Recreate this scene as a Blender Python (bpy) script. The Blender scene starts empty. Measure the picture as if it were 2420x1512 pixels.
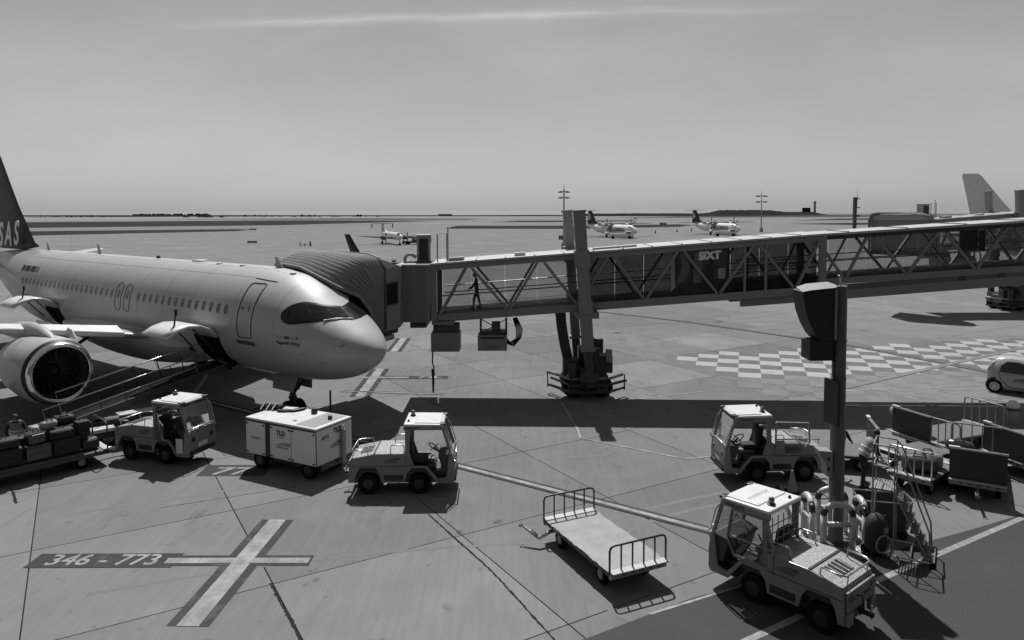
import bpy, math, random
import numpy as np
from mathutils import Vector, Matrix
R = math.radians
random.seed(7)
S = bpy.context.scene
COL = S.collection
# ------------------------------------------------------------------ camera
F, H, PPX, PPY, PITCH, ROLL = 1730.0, 8.05, 1210.0, 588.0, math.atan(92 / 1730.0), 0.0039
cd = bpy.data.cameras.new('camera'); cam = bpy.data.objects.new('camera', cd); COL.objects.link(cam)
cam.location = (0, 0, H)
cam.matrix_world = Matrix.Translation((0, 0, H)) @ Matrix.Rotation(R(90) - PITCH, 4, 'X') @ Matrix.Rotation(-ROLL, 4, 'Z')
cd.sensor_width = 36; cd.lens = F / 2420 * 36; cd.shift_y = -(756 - PPY) / 2420
cd.clip_start = 0.05; cd.clip_end = 120000
S.camera = cam
# ------------------------------------------------------------------ world and sun
SUN_EL, SUN_AZ = R(58), R(-6.5)          # azimuth measured from +Y towards +X
sd = Vector((math.sin(SUN_AZ) * math.cos(SUN_EL), math.cos(SUN_AZ) * math.cos(SUN_EL), math.sin(SUN_EL)))
W = bpy.data.worlds.new('World'); S.world = W; W.use_nodes = True
nt = W.node_tree; nt.nodes.clear()
def N(tree, t, **kw):
    n = tree.nodes.new(t)
    for k, v in kw.items(): setattr(n, k, v)
    return n
def L(tree, a, b): tree.links.new(a, b)
def M(tree, op, a, b=None, c=None, clamp=False):
    n = tree.nodes.new('ShaderNodeMath'); n.operation = op; n.use_clamp = clamp
    for i, v in enumerate((a, b, c)):
        if v is None: continue
        if isinstance(v, (int, float)): n.inputs[i].default_value = v
        else: tree.links.new(v, n.inputs[i])
    return n.outputs[0]
sky = N(nt, 'ShaderNodeTexSky', sky_type='NISHITA', sun_disc=False)
sky.sun_elevation = SUN_EL; sky.sun_rotation = SUN_AZ
sky.air_density = 2.0; sky.dust_density = 0.7; sky.ozone_density = 1.0; sky.altitude = 0
sep = N(nt, 'ShaderNodeSeparateColor'); L(nt, sky.outputs[0], sep.inputs[0])
# film seen through a red filter: red channel only; thin contrails and cirrus wisps
tc = N(nt, 'ShaderNodeTexCoord'); sx = N(nt, 'ShaderNodeSeparateXYZ'); L(nt, tc.outputs['Generated'], sx.inputs[0])
yy = M(nt, 'MAXIMUM', sx.outputs[1], 0.05)
u = M(nt, 'DIVIDE', sx.outputs[0], yy); v = M(nt, 'DIVIDE', sx.outputs[2], yy)
cu = N(nt, 'ShaderNodeCombineXYZ'); L(nt, u, cu.inputs[0]); L(nt, v, cu.inputs[1])
def noise(scale, sxy, detail=4, rough=.55):
    mp = N(nt, 'ShaderNodeMapping'); mp.inputs['Scale'].default_value = (sxy[0], sxy[1], 1); L(nt, cu.outputs[0], mp.inputs[0])
    n = N(nt, 'ShaderNodeTexNoise'); n.inputs['Scale'].default_value = scale; n.inputs['Detail'].default_value = detail; n.inputs['Roughness'].default_value = rough
    L(nt, mp.outputs[0], n.inputs[0]); return n.outputs[0]
n1 = noise(3, (1, 5)); n2 = noise(9, (1, 3), 6); n3 = noise(1.6, (1, 2.4), 5)
wob = M(nt, 'MULTIPLY', M(nt, 'SUBTRACT', n2, .5), .012)
def trail(a, b, c, u0, u1, width, amp):
    line = M(nt, 'ADD', M(nt, 'MULTIPLY_ADD', u, b, a), M(nt, 'MULTIPLY', M(nt, 'MULTIPLY', u, u), c))
    d = M(nt, 'ABSOLUTE', M(nt, 'ADD', M(nt, 'SUBTRACT', v, line), wob))
    g = M(nt, 'SUBTRACT', 1, M(nt, 'DIVIDE', d, width), clamp=True)
    g = M(nt, 'MULTIPLY', g, g)
    e0 = M(nt, 'MULTIPLY', M(nt, 'SUBTRACT', u, u0), 6, clamp=True); e1 = M(nt, 'MULTIPLY', M(nt, 'SUBTRACT', u1, u), 6, clamp=True)
    e = M(nt, 'MULTIPLY', M(nt, 'MULTIPLY', e0, e1), M(nt, 'MULTIPLY', M(nt, 'SUBTRACT', n1, .25), 2, clamp=True))
    return M(nt, 'MULTIPLY', M(nt, 'MULTIPLY', g, e), amp)
t = trail(.262, .022, -.018, -.48, .42, .012, .55)
t = M(nt, 'ADD', t, trail(.262, .03, .0, -.14, .20, .035, .22))
t = M(nt, 'ADD', t, trail(.385, .62, .25, -.38, -.16, .018, .22))
t = M(nt, 'ADD', t, trail(.285, .03, .0, -.7, .7, .09, .05))
t = M(nt, 'ADD', t, trail(.20, .10, .1, -.12, .30, .03, .10)); t = M(nt, 'ADD', t, trail(.225, -.02, .0, -.05, .16, .022, .14))
cir = M(nt, 'MULTIPLY', M(nt, 'SUBTRACT', n3, .44), .75, clamp=True)
band = M(nt, 'SUBTRACT', 1, M(nt, 'MULTIPLY', M(nt, 'ABSOLUTE', M(nt, 'SUBTRACT', v, .2)), 4), clamp=True)
t = M(nt, 'ADD', t, M(nt, 'MULTIPLY', cir, band))
skyv = M(nt, 'MULTIPLY', M(nt, 'POWER', sep.outputs[0], .68), M(nt, 'ADD', t, 1.0))      # the film's flatter response to the bright sky
cc = N(nt, 'ShaderNodeCombineColor')
for i in range(3): L(nt, skyv, cc.inputs[i])
bg = N(nt, 'ShaderNodeBackground'); bg.inputs[1].default_value = 0.110; L(nt, cc.outputs[0], bg.inputs[0])
wo = N(nt, 'ShaderNodeOutputWorld'); L(nt, bg.outputs[0], wo.inputs[0])
sl = bpy.data.lights.new('sun', 'SUN'); so = bpy.data.objects.new('sun', sl); COL.objects.link(so)
sl.energy = 5.0; sl.angle = R(.53); sl.color = (1, 1, 1)
so.rotation_euler = (-sd).to_track_quat('-Z', 'Y').to_euler(); so.location = (0, 0, 60)
S.view_settings.view_transform = 'Standard'; S.view_settings.look = 'None'
S.view_settings.exposure = 0; S.view_settings.gamma = 1; S.view_settings.use_curve_mapping = False
S.render.film_transparent = False
# ------------------------------------------------------------------ materials (the photograph is black and white: every colour is a grey)
MATS = {}
def mat(name, v, rough=.5, metal=0., var=.12, scale=4., bump=0., coat=0., spec=.5, fine=0.):
    if name in MATS: return MATS[name]
    m = bpy.data.materials.new(name); m.use_nodes = True; t = m.node_tree; b = t.nodes['Principled BSDF']
    tc = N(t, 'ShaderNodeTexCoord'); n = N(t, 'ShaderNodeTexNoise'); n.inputs['Scale'].default_value = scale; n.inputs['Detail'].default_value = 7; n.inputs['Roughness'].default_value = .62
    L(t, tc.outputs['Object'], n.inputs[0])
    g = M(t, 'MULTIPLY_ADD', M(t, 'SUBTRACT', n.outputs[0], .5), 2.4 * var, 1.0)
    if fine:
        n2 = N(t, 'ShaderNodeTexNoise'); n2.inputs['Scale'].default_value = scale * 14; n2.inputs['Detail'].default_value = 3; L(t, tc.outputs['Object'], n2.inputs[0])
        g = M(t, 'MULTIPLY', g, M(t, 'MULTIPLY_ADD', M(t, 'SUBTRACT', n2.outputs[0], .5), 2 * fine, 1.0))
    g = M(t, 'MULTIPLY', g, v); c = N(t, 'ShaderNodeCombineColor')
    for i in range(3): L(t, g, c.inputs[i])
    L(t, c.outputs[0], b.inputs['Base Color'])
    b.inputs['Metallic'].default_value = metal
    L(t, M(t, 'MULTIPLY_ADD', M(t, 'SUBTRACT', n.outputs[0], .5), .35, rough, clamp=True), b.inputs['Roughness'])
    b.inputs['Coat Weight'].default_value = coat; b.inputs['Coat Roughness'].default_value = .08
    b.inputs['Specular IOR Level'].default_value = spec
    if bump:
        bp = N(t, 'ShaderNodeBump'); bp.inputs['Strength'].default_value = bump; bp.inputs['Distance'].default_value = .02
        L(t, n.outputs[0], bp.inputs['Height']); L(t, bp.outputs[0], b.inputs['Normal'])
    MATS[name] = m; return m
def glass(name, tr, rough=.03, refl=.06):
    m = bpy.data.materials.new(name); m.use_nodes = True; t = m.node_tree; t.nodes.clear()
    a = N(t, 'ShaderNodeBsdfTransparent'); a.inputs[0].default_value = (tr, tr, tr, 1)
    g = N(t, 'ShaderNodeBsdfGlossy'); g.inputs['Roughness'].default_value = rough; g.inputs[0].default_value = (.9, .9, .9, 1)
    fr = N(t, 'ShaderNodeFresnel'); fr.inputs[0].default_value = 1.4
    n = N(t, 'ShaderNodeTexNoise'); n.inputs['Scale'].default_value = 1.3; tc = N(t, 'ShaderNodeTexCoord'); L(t, tc.outputs['Object'], n.inputs[0])
    d = N(t, 'ShaderNodeBsdfDiffuse'); d.inputs[0].default_value = (.3, .3, .3, 1)
    m1 = N(t, 'ShaderNodeMixShader'); L(t, M(t, 'MULTIPLY', n.outputs[0], refl), m1.inputs[0]); L(t, a.outputs[0], m1.inputs[1]); L(t, d.outputs[0], m1.inputs[2])
    m2 = N(t, 'ShaderNodeMixShader'); L(t, M(t, 'MULTIPLY', fr.outputs[0], .8), m2.inputs[0]); L(t, m1.outputs[0], m2.inputs[1]); L(t, g.outputs[0], m2.inputs[2])
    o = N(t, 'ShaderNodeOutputMaterial'); L(t, m2.outputs[0], o.inputs[0]); MATS[name] = m; return m
def ground_mat(name, v, kind='concrete', wear_to=None, wear=.5):
    """concrete / asphalt / paint / grass in world coordinates so that neighbouring sheets run on into each other"""
    m = bpy.data.materials.new(name); m.use_nodes = True; t = m.node_tree; b = t.nodes['Principled BSDF']
    gm = N(t, 'ShaderNodeNewGeometry')
    def nz(scale, mapscale=(1, 1, 1), rot=0., detail=6, r=.6):
        mp = N(t, 'ShaderNodeMapping'); mp.inputs['Scale'].default_value = mapscale; mp.inputs['Rotation'].default_value = (0, 0, rot)
        L(t, gm.outputs['Position'], mp.inputs[0]); n = N(t, 'ShaderNodeTexNoise'); n.inputs['Scale'].default_value = scale
        n.inputs['Detail'].default_value = detail; n.inputs['Roughness'].default_value = r; L(t, mp.outputs[0], n.inputs[0]); return n.outputs[0]
    def amp(x, a): return M(t, 'MULTIPLY_ADD', M(t, 'SUBTRACT', x, .5), a, 1.)
    g = amp(nz(.09, detail=4), .34)
    g = M(t, 'MULTIPLY', g, amp(nz(.6, detail=5), .30))
    fineN = nz(38, detail=4, r=.75)
    g = M(t, 'MULTIPLY', g, amp(fineN, .42 if kind == 'concrete' else .6))
    if kind in ('concrete', 'far'):
        # brushed finish and tyre streaks along the slab direction, oil spots
        g = M(t, 'MULTIPLY', g, amp(nz(7, (1, .05, 1), R(-30.8), 4, .7), .38))
        g = M(t, 'MULTIPLY', g, amp(nz(.5, (.12, 1, 1), R(36), 5, .6), .20))
        sp = M(t, 'MULTIPLY', M(t, 'SUBTRACT', nz(1.7, detail=2), .655), 9, clamp=True)
        g = M(t, 'MULTIPLY', g, M(t, 'SUBTRACT', 1, M(t, 'MULTIPLY', sp, .42)))
        sp2 = M(t, 'MULTIPLY', M(t, 'SUBTRACT', nz(.33, detail=5), .60), 7, clamp=True)
        g = M(t, 'MULTIPLY', g, M(t, 'ADD', 1, M(t, 'MULTIPLY', sp2, .13)))
        st1 = M(t, 'MULTIPLY', M(t, 'SUBTRACT', nz(.9, (1, .35, 1), R(-25), 6, .7), .58), 5, clamp=True); g = M(t, 'MULTIPLY', g, M(t, 'SUBTRACT', 1, M(t, 'MULTIPLY', st1, .30)))
        st2 = M(t, 'MULTIPLY', M(t, 'SUBTRACT', nz(.16, (1, .5, 1), R(50), 6, .65), .52), 4, clamp=True); g = M(t, 'MULTIPLY', g, M(t, 'ADD', .94, M(t, 'MULTIPLY', st2, .22)))
        # tone varies at random from slab to slab
        oi = N(t, 'ShaderNodeObjectInfo'); g = M(t, 'MULTIPLY', g, M(t, 'MULTIPLY_ADD', oi.outputs['Random'], .30, .85))
    if kind == 'far':
        br = N(t, 'ShaderNodeTexBrick'); br.offset = 0; br.squash = 1
        br.inputs['Scale'].default_value = 1; br.inputs['Mortar Size'].default_value = .045; br.inputs['Brick Width'].default_value = 4.57; br.inputs['Row Height'].default_value = 4.57
        mp = N(t, 'ShaderNodeMapping'); mp.inputs['Rotation'].default_value = (0, 0, R(-30.8)); mp.inputs['Location'].default_value = (1.14, 2.38, 0); L(t, gm.outputs['Position'], mp.inputs[0]); L(t, mp.outputs[0], br.inputs[0])
        br.inputs['Mortar Smooth'].default_value = .2
        g = M(t, 'MULTIPLY', g, M(t, 'SUBTRACT', 1, M(t, 'MULTIPLY', br.outputs['Fac'], .35)))
    g = M(t, 'MULTIPLY', g, v)
    if kind == 'paint':
        w = M(t, 'MULTIPLY', M(t, 'SUBTRACT', M(t, 'MULTIPLY_ADD', nz(1.3, detail=9, r=.75), .7, M(t, 'MULTIPLY', nz(6, (1, .15, 1), R(20), 5), .3)), .5 - .2 * wear + .12), 6, clamp=True)
        w = M(t, 'MULTIPLY', w, .8)
        mx = N(t, 'ShaderNodeMix'); L(t, w, mx.inputs[0]); L(t, g, mx.inputs[2]); mx.inputs[3].default_value = wear_to if wear_to else .25; g = mx.outputs[0]
    c = N(t, 'ShaderNodeCombineColor')
    for i in range(3): L(t, g, c.inputs[i])
    L(t, c.outputs[0], b.inputs['Base Color']); b.inputs['Roughness'].default_value = .8 if kind != 'paint' else .6
    b.inputs['Specular IOR Level'].default_value = .0
    if kind != 'far':
        bp = N(t, 'ShaderNodeBump'); bp.inputs['Strength'].default_value = .35 if kind != 'asphalt' else .6; bp.inputs['Distance'].default_value = .006
        L(t, fineN, bp.inputs['Height']); L(t, bp.outputs[0], b.inputs['Normal'])
    MATS[name] = m; return m
# ------------------------------------------------------------------ mesh builder and scene helpers
class MB:
    def __init__(s): s.v = []; s.f = []; s.m = None
    def add(s, vs, fs):
        o = len(s.v); s.v += [tuple(map(float, p)) for p in vs]; s.f += [tuple(i + o for i in f) for f in fs]; return s
    def box(s, x0, x1, y0, y1, z0, z1, rz=0, c=None, sh=0):
        P = [(x, y, z) for z in (z0, z1) for y in (y0, y1) for x in (x0, x1)]
        if rz:
            cx, cy = c if c else ((x0 + x1) / 2, (y0 + y1) / 2); k, q = math.cos(rz), math.sin(rz)
            P = [(cx + (x - cx) * k - (y - cy) * q, cy + (x - cx) * q + (y - cy) * k, z) for x, y, z in P]
        return s.add(P, [(0, 2, 3, 1), (4, 5, 7, 6), (0, 1, 5, 4), (2, 6, 7, 3), (0, 4, 6, 2), (1, 3, 7, 5)])
    def bar(s, p0, p1, w, h, up=(0, 0, 1)):
        p0, p1 = Vector(p0), Vector(p1); d = (p1 - p0).normalized(); a = d.cross(Vector(up))
        if a.length < 1e-4: a = d.cross(Vector((0, 1, 0)))
        a.normalize(); b = a.cross(d).normalized(); a *= w / 2; b *= h / 2
        P = [p + i * a + j * b for p in (p0, p1) for i, j in ((-1, -1), (1, -1), (1, 1), (-1, 1))]
        return s.add(P, [(3, 2, 1, 0), (4, 5, 6, 7), (0, 1, 5, 4), (1, 2, 6, 5), (2, 3, 7, 6), (3, 0, 4, 7)])
    def tube(s, pts, r, n=8, closed=False, cap=True):
        pts = [Vector(p) for p in pts]; m = len(pts); rr = r if isinstance(r, (list, tuple)) else [r] * m
        if m < 2: return s
        prev = None; rings = []
        for i, p in enumerate(pts):
            if closed: d = (pts[(i + 1) % m] - pts[i - 1])
            else: d = pts[min(i + 1, m - 1)] - pts[max(i - 1, 0)]
            d.normalize()
            if prev is None:
                a = d.cross(Vector((0, 0, 1)))
                if a.length < .05: a = d.cross(Vector((0, 1, 0)))
            else: a = prev - d * prev.dot(d)
            a.normalize(); prev = a; b = d.cross(a)
            rings.append([p + (a * math.cos(2 * math.pi * k / n) + b * math.sin(2 * math.pi * k / n)) * rr[i] for k in range(n)])
        fs = []; K = m if closed else m - 1
        for i in range(K):
            j = (i + 1) % m
            for k in range(n): fs.append((i * n + k, i * n + (k + 1) % n, j * n + (k + 1) % n, j * n + k))
        if cap and not closed: fs += [tuple(reversed(range(n))), tuple((m - 1) * n + k for k in range(n))]
        return s.add([q for r_ in rings for q in r_], fs)
    def prism(s, poly, axis, a0, a1):
        def q(p, a): return {'y': (p[0], a, p[1]), 'x': (a, p[0], p[1]), 'z': (p[0], p[1], a)}[axis]
        n = len(poly); P = [q(p, a0) for p in poly] + [q(p, a1) for p in poly]
        return s.add(P, [tuple(range(n)), tuple(reversed(range(n, 2 * n)))] + [(i, n + i, n + (i + 1) % n, (i + 1) % n) for i in range(n)])
    def lathe(s, prof, c=(0, 0, 0), axis='z', n=16, cap=True):
        P = []
        for r, h in prof:
            for k in range(n):
                a = 2 * math.pi * k / n; x, y = r * math.cos(a), r * math.sin(a)
                P.append({'z': (c[0] + x, c[1] + y, c[2] + h), 'x': (c[0] + h, c[1] + x, c[2] + y), 'y': (c[0] + x, c[1] + h, c[2] + y)}[axis])
        fs = [(i * n + k, i * n + (k + 1) % n, (i + 1) * n + (k + 1) % n, (i + 1) * n + k) for i in range(len(prof) - 1) for k in range(n)]
        if cap: fs += [tuple(reversed(range(n))), tuple((len(prof) - 1) * n + k for k in range(n))]
        return s.add(P, fs)
    def grid(s, rows, flip=False):
        n = len(rows[0]); fs = [(i * n + k, i * n + k + 1, (i + 1) * n + k + 1, (i + 1) * n + k) for i in range(len(rows) - 1) for k in range(n - 1)]
        if flip: fs = [tuple(reversed(f)) for f in fs]
        return s.add([p for r_ in rows for p in r_], fs)
    def poly(s, pts): return s.add(pts, [tuple(range(len(pts)))])
    def xf(s, mtx):
        s.v = [tuple(mtx @ Vector(p)) for p in s.v]; return s
    def mesh(s, name, m, smooth=False):
        me = bpy.data.meshes.new(name); me.from_pydata(s.v, [], s.f); me.validate(); me.update()
        if m: me.materials.append(m)
        if smooth:
            me.polygons.foreach_set('use_smooth', [True] * len(me.polygons))
            if smooth != 'all': me.set_sharp_from_angle(angle=R(smooth if smooth > 1 else 38))
        return me
    def build(s, name, m, parent=None, smooth=False, bevel=0, world=False, label=None, seg=2):
        if world and parent is not None: s.xf(WM[parent.name].inverted())
        me = s.mesh(name, MATS[m] if isinstance(m, str) else m, smooth)
        return link(name, me, parent, bevel, label, seg)
def recalc(me):
    import bmesh
    b = bmesh.new(); b.from_mesh(me); bmesh.ops.recalc_face_normals(b, faces=b.faces); b.to_mesh(me); b.free()
def link(name, me, parent=None, bevel=0, label=None, seg=2):
    if not me.get('rc'): recalc(me); me['rc'] = 1
    o = bpy.data.objects.new(name, me); COL.objects.link(o)
    if parent is not None: o.parent = parent
    if bevel:
        b = o.modifiers.new('bevel', 'BEVEL'); b.width = bevel; b.segments = seg; b.limit_method = 'ANGLE'; b.angle_limit = R(40)
    if label: o['label'] = label
    return o
WM = {}
def thing(name, label, cat, loc=(0, 0, 0), rz=0., group=None, rx=0., ry=0.):
    o = bpy.data.objects.new(name, None); COL.objects.link(o); o.empty_display_size = .3
    o.location = loc; o.rotation_euler = (rx, ry, rz); o['label'] = label; o['category'] = cat
    if group: o['group'] = group
    WM[o.name] = Matrix.Translation(loc) @ o.rotation_euler.to_matrix().to_4x4()
    return o
def tag(o, label=None, cat=None, group=None, kind=None):
    for k, x in (('label', label), ('category', cat), ('group', group), ('kind', kind)):
        if x: o[k] = x
    return o
def copy_tree(o, loc=None, rz=None, label=None, skip=(), parent=None, scale=None):
    c = o.copy(); COL.objects.link(c); c.parent = parent
    if loc is not None: c.location = loc
    if rz is not None: c.rotation_euler = (0, 0, rz)
    if label: c['label'] = label
    if scale: c.scale = scale
    for ch in list(KIDS(o)):
        if ch.name.split('.')[0] in skip: continue
        copy_tree(ch, parent=c, skip=skip)
    return c
def KIDS(o): return [x for x in COL.objects if x.parent == o]
def text_mesh(txt, size, ext=.002, shear=0., spacing=1., bold=0.):
    cu = bpy.data.curves.new('txt', 'FONT'); cu.body = txt; cu.size = size; cu.extrude = ext; cu.shear = shear; cu.space_character = spacing; cu.offset = bold; cu.resolution_u = 3
    cu.align_x = 'CENTER'; cu.align_y = 'CENTER'
    o = bpy.data.objects.new('txt', cu); COL.objects.link(o); dg = bpy.context.evaluated_depsgraph_get(); dg.update()
    me = bpy.data.meshes.new_from_object(o.evaluated_get(dg)); bpy.data.objects.remove(o); return me
def lettering(txt, size, parent, m, origin, xdir, updir, ext=.002, shear=0., spacing=1., bold=0., name='lettering', fn=None, sx=1.):
    """flat letters whose x runs along xdir and whose y runs along updir"""
    me = text_mesh(txt, size, ext, shear, spacing, bold); xd = Vector(xdir).normalized(); ud = Vector(updir).normalized(); nd = xd.cross(ud); o = Vector(origin or (0, 0, 0))
    for vt in me.vertices:
        p = vt.co; vt.co = fn(p.x * sx, p.y, p.z) if fn else o + xd * p.x * sx + ud * p.y + nd * p.z
    me.materials.clear(); me.materials.append(MATS[m]); me.name = name; me['rc'] = 1
    return link(name, me, parent)
def ray(x, y):
    a = (x - PPX) / F; b = -(y - PPY) / F; cr, sr = math.cos(ROLL), math.sin(ROLL); X = a * cr + b * sr; q = -a * sr + b * cr
    c, s_ = math.cos(PITCH), math.sin(PITCH); return Vector((X, c + q * s_, -s_ + q * c))
def gp(x, y, z=0.):       # where a line of sight meets the level z: used to lay out the far ground
    d = ray(x, y); k = (z - H) / d.z; return Vector((0, 0, H)) + d * k
# shared materials
mat('white_paint', .60, .42, var=.13, scale=2.4, coat=.25, fine=.07)
mat('cream_paint', .185, .5, var=.26, scale=3.5, coat=.15, fine=.10)
mat('grey_paint', .24, .5, var=.14, scale=2)
mat('bridge_steel', .21, .55, var=.14, scale=1.5, fine=.06)
mat('bridge_dark', .055, .6, var=.25)
mat('bridge_roof', .40, .5, var=.12, scale=1.2, fine=.08)
mat('corrugated', .22, .55, var=.12, scale=2)
mat('canopy_cloth', .20, .8, var=.28, scale=3, bump=.5)
mat('rubber', .012, .85, var=.3, scale=9, spec=.1)
mat('black_plastic', .014, .5, var=.3)
mat('black_paint', .022, .45, var=.3, coat=.2)
mat('dark_metal', .06, .45, metal=.6, var=.3)
mat('steel', .5, .32, metal=.9, var=.2, scale=8)
mat('tread_plate', .34, .5, metal=.2, var=.15, scale=30, bump=.8)
tp = MATS['tread_plate'].node_tree; vo_ = N(tp, 'ShaderNodeTexVoronoi'); vo_.inputs['Scale'].default_value = 17; tq = N(tp, 'ShaderNodeTexCoord'); L(tp, tq.outputs['Object'], vo_.inputs[0])
rf_ = M(tp, 'MULTIPLY_ADD', M(tp, 'LESS_THAN', vo_.outputs['Distance'], .38), .11, .24); cq = N(tp, 'ShaderNodeCombineColor')
for i in range(3): L(tp, rf_, cq.inputs[i])
L(tp, cq.outputs[0], tp.nodes['Principled BSDF'].inputs['Base Color'])
mat('seat_cloth', .02, .8, var=.3)
mat('interior', .05, .7, var=.3)
mat('lamp_orange', .10, .2, coat=.6, var=.1)
mat('print_dark', .05, .6, var=.2); mat('print_grey', .28, .6, var=.2); mat('print_white', .75, .5, var=.05)
mat('plane_skin', .36, .5, var=.09, scale=.6, coat=.28)
mat('plane_grey', .30, .38, var=.08, scale=.8, coat=.2)
mat('plane_blue', .016, .5, var=.1, coat=.0, spec=.25)
mat('plane_line', .16, .5, var=.1)
mat('window_dark', .04, .12, var=.1)
mat('mask_black', .006, .3, var=.1, spec=.25)
mat('polished', .72, .17, metal=1, var=.05, scale=3)
mat('wood_deck', .25, .7, var=.5, scale=2.2, bump=.4, fine=.25)
mat('grey_deck', .11, .8, var=.3, scale=3, fine=.1); mat('skin', .22, .6, var=.1); mat('hair', .015, .7); mat('trousers', .014, .85, var=.3); mat('shirt_dark', .03, .85, var=.2)
mat('hi_vis', .22, .7, var=.15, scale=8, fine=.1); mat('reflective', .6, .4)
mat('sea', .16, .22, var=.2, scale=.02, bump=.3); mat('grass', .040, .9, var=.35, scale=.03, fine=.25, spec=0)
mat('scrub', .028, .9, var=.4, scale=.1, spec=0); mat('earth', .07, .9, var=.3, scale=.05, spec=0)
mat('cloth_bag', .012, .7, var=.4, scale=6, bump=.5); mat('bag_grey', .035, .6, var=.3, scale=5, bump=.3); mat('bag_light', .26, .5, var=.2, scale=4); mat('bag_hard', .03, .25, var=.2, coat=.5)
mat('tarp', .03, .7, var=.3, scale=2, bump=.4); mat('hoop_paint', .48, .4, var=.12, coat=.3); mat('hoop_black', .03, .4, coat=.2); mat('pole_paint', .115, .55, var=.15, scale=2)
glass('clear_glass', .86, refl=.05); glass('tinted_glass', .34, refl=.10); glass('cab_glass', .55, refl=.12)
G_CON = ground_mat('concrete', .182); G_FAR = ground_mat('concrete_far', .19, 'far'); G_ASP = ground_mat('asphalt', .068, 'asphalt')
G_WHITE = ground_mat('line_paint', .36, 'paint', .18, 1.15); G_DARK = ground_mat('line_border', .062, 'paint', .14, .5)
G_FADE = ground_mat('faded_paint', .205, 'paint', .165, .9); G_FADED = ground_mat('faded_dark', .135, 'paint', .165, .8)
G_SQ = ground_mat('square_paint', .34, 'paint', .2, .55)
G_JOINT = ground_mat('joint_sealant', .03, 'asphalt')
# ================================================================== THE SETTING
def sheet(name, pts, m, z, kind='structure', label=None):
    o = MB().poly([(p[0], p[1], z) for p in pts]).build(name, m); o['kind'] = kind
    if label: o['label'] = label
    return o
GA = R(30.8); UV = lambda u_, v_: (u_ * math.cos(GA) - v_ * math.sin(GA), u_ * math.sin(GA) + v_ * math.cos(GA))
SP = 4.57; U0, V0 = -1.14, 15.9
ui, vi = range(-5, 10), range(-3, 9)
ulo, uhi = U0 + ui[0] * SP, U0 + (ui[-1] + 1) * SP; vlo, vhi = V0 + vi[0] * SP, V0 + (vi[-1] + 1) * SP
# concrete outside the block of single slabs, then the slabs themselves with recessed sealed joints
gr = MB()
B_ = 900
for a, b, c, d in ((-B_, B_, vhi, B_), (-B_, B_, -B_, vlo), (-B_, ulo, vlo, vhi), (uhi, B_, vlo, vhi)):
    gr.poly([(*UV(a, c), 0), (*UV(b, c), 0), (*UV(b, d), 0), (*UV(a, d), 0)])
ground = gr.build('ground', G_FAR); ground['kind'] = 'structure'
apron = MB().poly([(*UV(a, b), -.03) for a, b in ((ulo, vlo), (uhi, vlo), (uhi, vhi), (ulo, vhi))]).build('apron', G_JOINT); apron['kind'] = 'structure'
e = .014
slab = MB().box(e, SP - e, e, SP - e, -.03, 0).mesh('concrete_slab', G_CON)
for i in ui:
    for j in vi:
        p = UV(U0 + i * SP, V0 + j * SP)
        o = link('concrete_slab', slab, apron); o.location = (p[0], p[1], 0); o.rotation_euler = (0, 0, GA)
# asphalt service road, bottom right
road = sheet('road', [(1.32 - 12, 13.31 - 7.0), (1.32, 13.31), (3.75, 14.79), (7.87, 16.35), (9.54, 17.08), (11.51, 17.95), (40, 31.5), (60, 8), (20, -8), (-8, 2)], G_ASP, .010)
def stripe(name, a, b, w, m, z=.014, parent=None):
    a, b = Vector((*a[:2], 0)), Vector((*b[:2], 0)); d = (b - a).normalized(); n = Vector((-d.y, d.x, 0)) * w / 2
    o = MB().poly([(*(a - n)[:2], z), (*(b - n)[:2], z), (*(b + n)[:2], z), (*(a + n)[:2], z)]).build(name, m, parent)
    if parent is None: o['kind'] = 'structure'
    return o
def bordered(a, b, w, bw, za=.006):
    stripe('line_border', a, b, w + 2 * bw, G_DARK, za); return stripe('painted_line', a, b, w, G_WHITE, za + .004)
bordered((7.85, 20.9), (6.95, 16.3), .20, .12, .012)
# broken cream line where concrete meets asphalt, and the long white road line
stripe('painted_line', (2.7, 14.15), (4.9, 15.25), .07, G_WHITE, .016)
stripe('painted_line', (4.2, 13.15), (5.7, 14.08), .16, G_WHITE, .016); stripe('painted_line', (6.6, 14.68), (30, 28.55), .16, G_WHITE, .016)
# stop marks: cross with number panel
bordered((-6.33, 13.80), (-6.14, 18.70), .44, .2)
stripe('line_border', (-11.05, 16.5), (-4.65, 16.46), .50, G_DARK, .0075); 
stripe('line_border', (-11.1, 16.5), (-7.75, 16.5), .68, G_DARK, .009)
stripe('painted_line', (-8.0, 16.47), (-4.7, 16.46), .25, G_WHITE, .0125)
def ground_text(txt, size, loc, rz, z=.013, shear=0., sx=1., m=None):
    me = text_mesh(txt, size, 0.0, shear, 1.0, .012)
    for vt in me.vertices: vt.co.x *= sx; vt.co.z = 0
    me.materials.clear(); me.materials.append(m or G_WHITE); me['rc'] = 1
    o = link('painted_number', me); o.location = (*loc, z); o.rotation_euler = (0, 0, rz); o['kind'] = 'structure'; return o
ground_text('346 - 773', .72, (-9.45, 16.5), 0, .0135, 0, .93)
stripe('line_border', (-9.65, 22.35), (-7.6, 22.35), .95, G_DARK, .006); ground_text('77', .9, (-8.75, 22.25), 0, .011, .1, 1.3)
# far cross with 74L
bordered((-6.62, 31.3), (-6.72, 36.9), .42, .24); stripe('line_border', (-6.75, 34.95), (-3.1, 34.9), .62, G_DARK, .0075)
stripe('painted_line', (-7.4, 34.93), (-5.0, 34.92), .26, G_WHITE, .012); ground_text('74L', .62, (-4.0, 34.92), 0, .0135, 0, 1.25)
bordered((-6.78, 41.4), (-6.84, 45.8), .42, .24)
bordered((-3.0, 31.7), (-7.7, 32.3), .12, .10)
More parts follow.
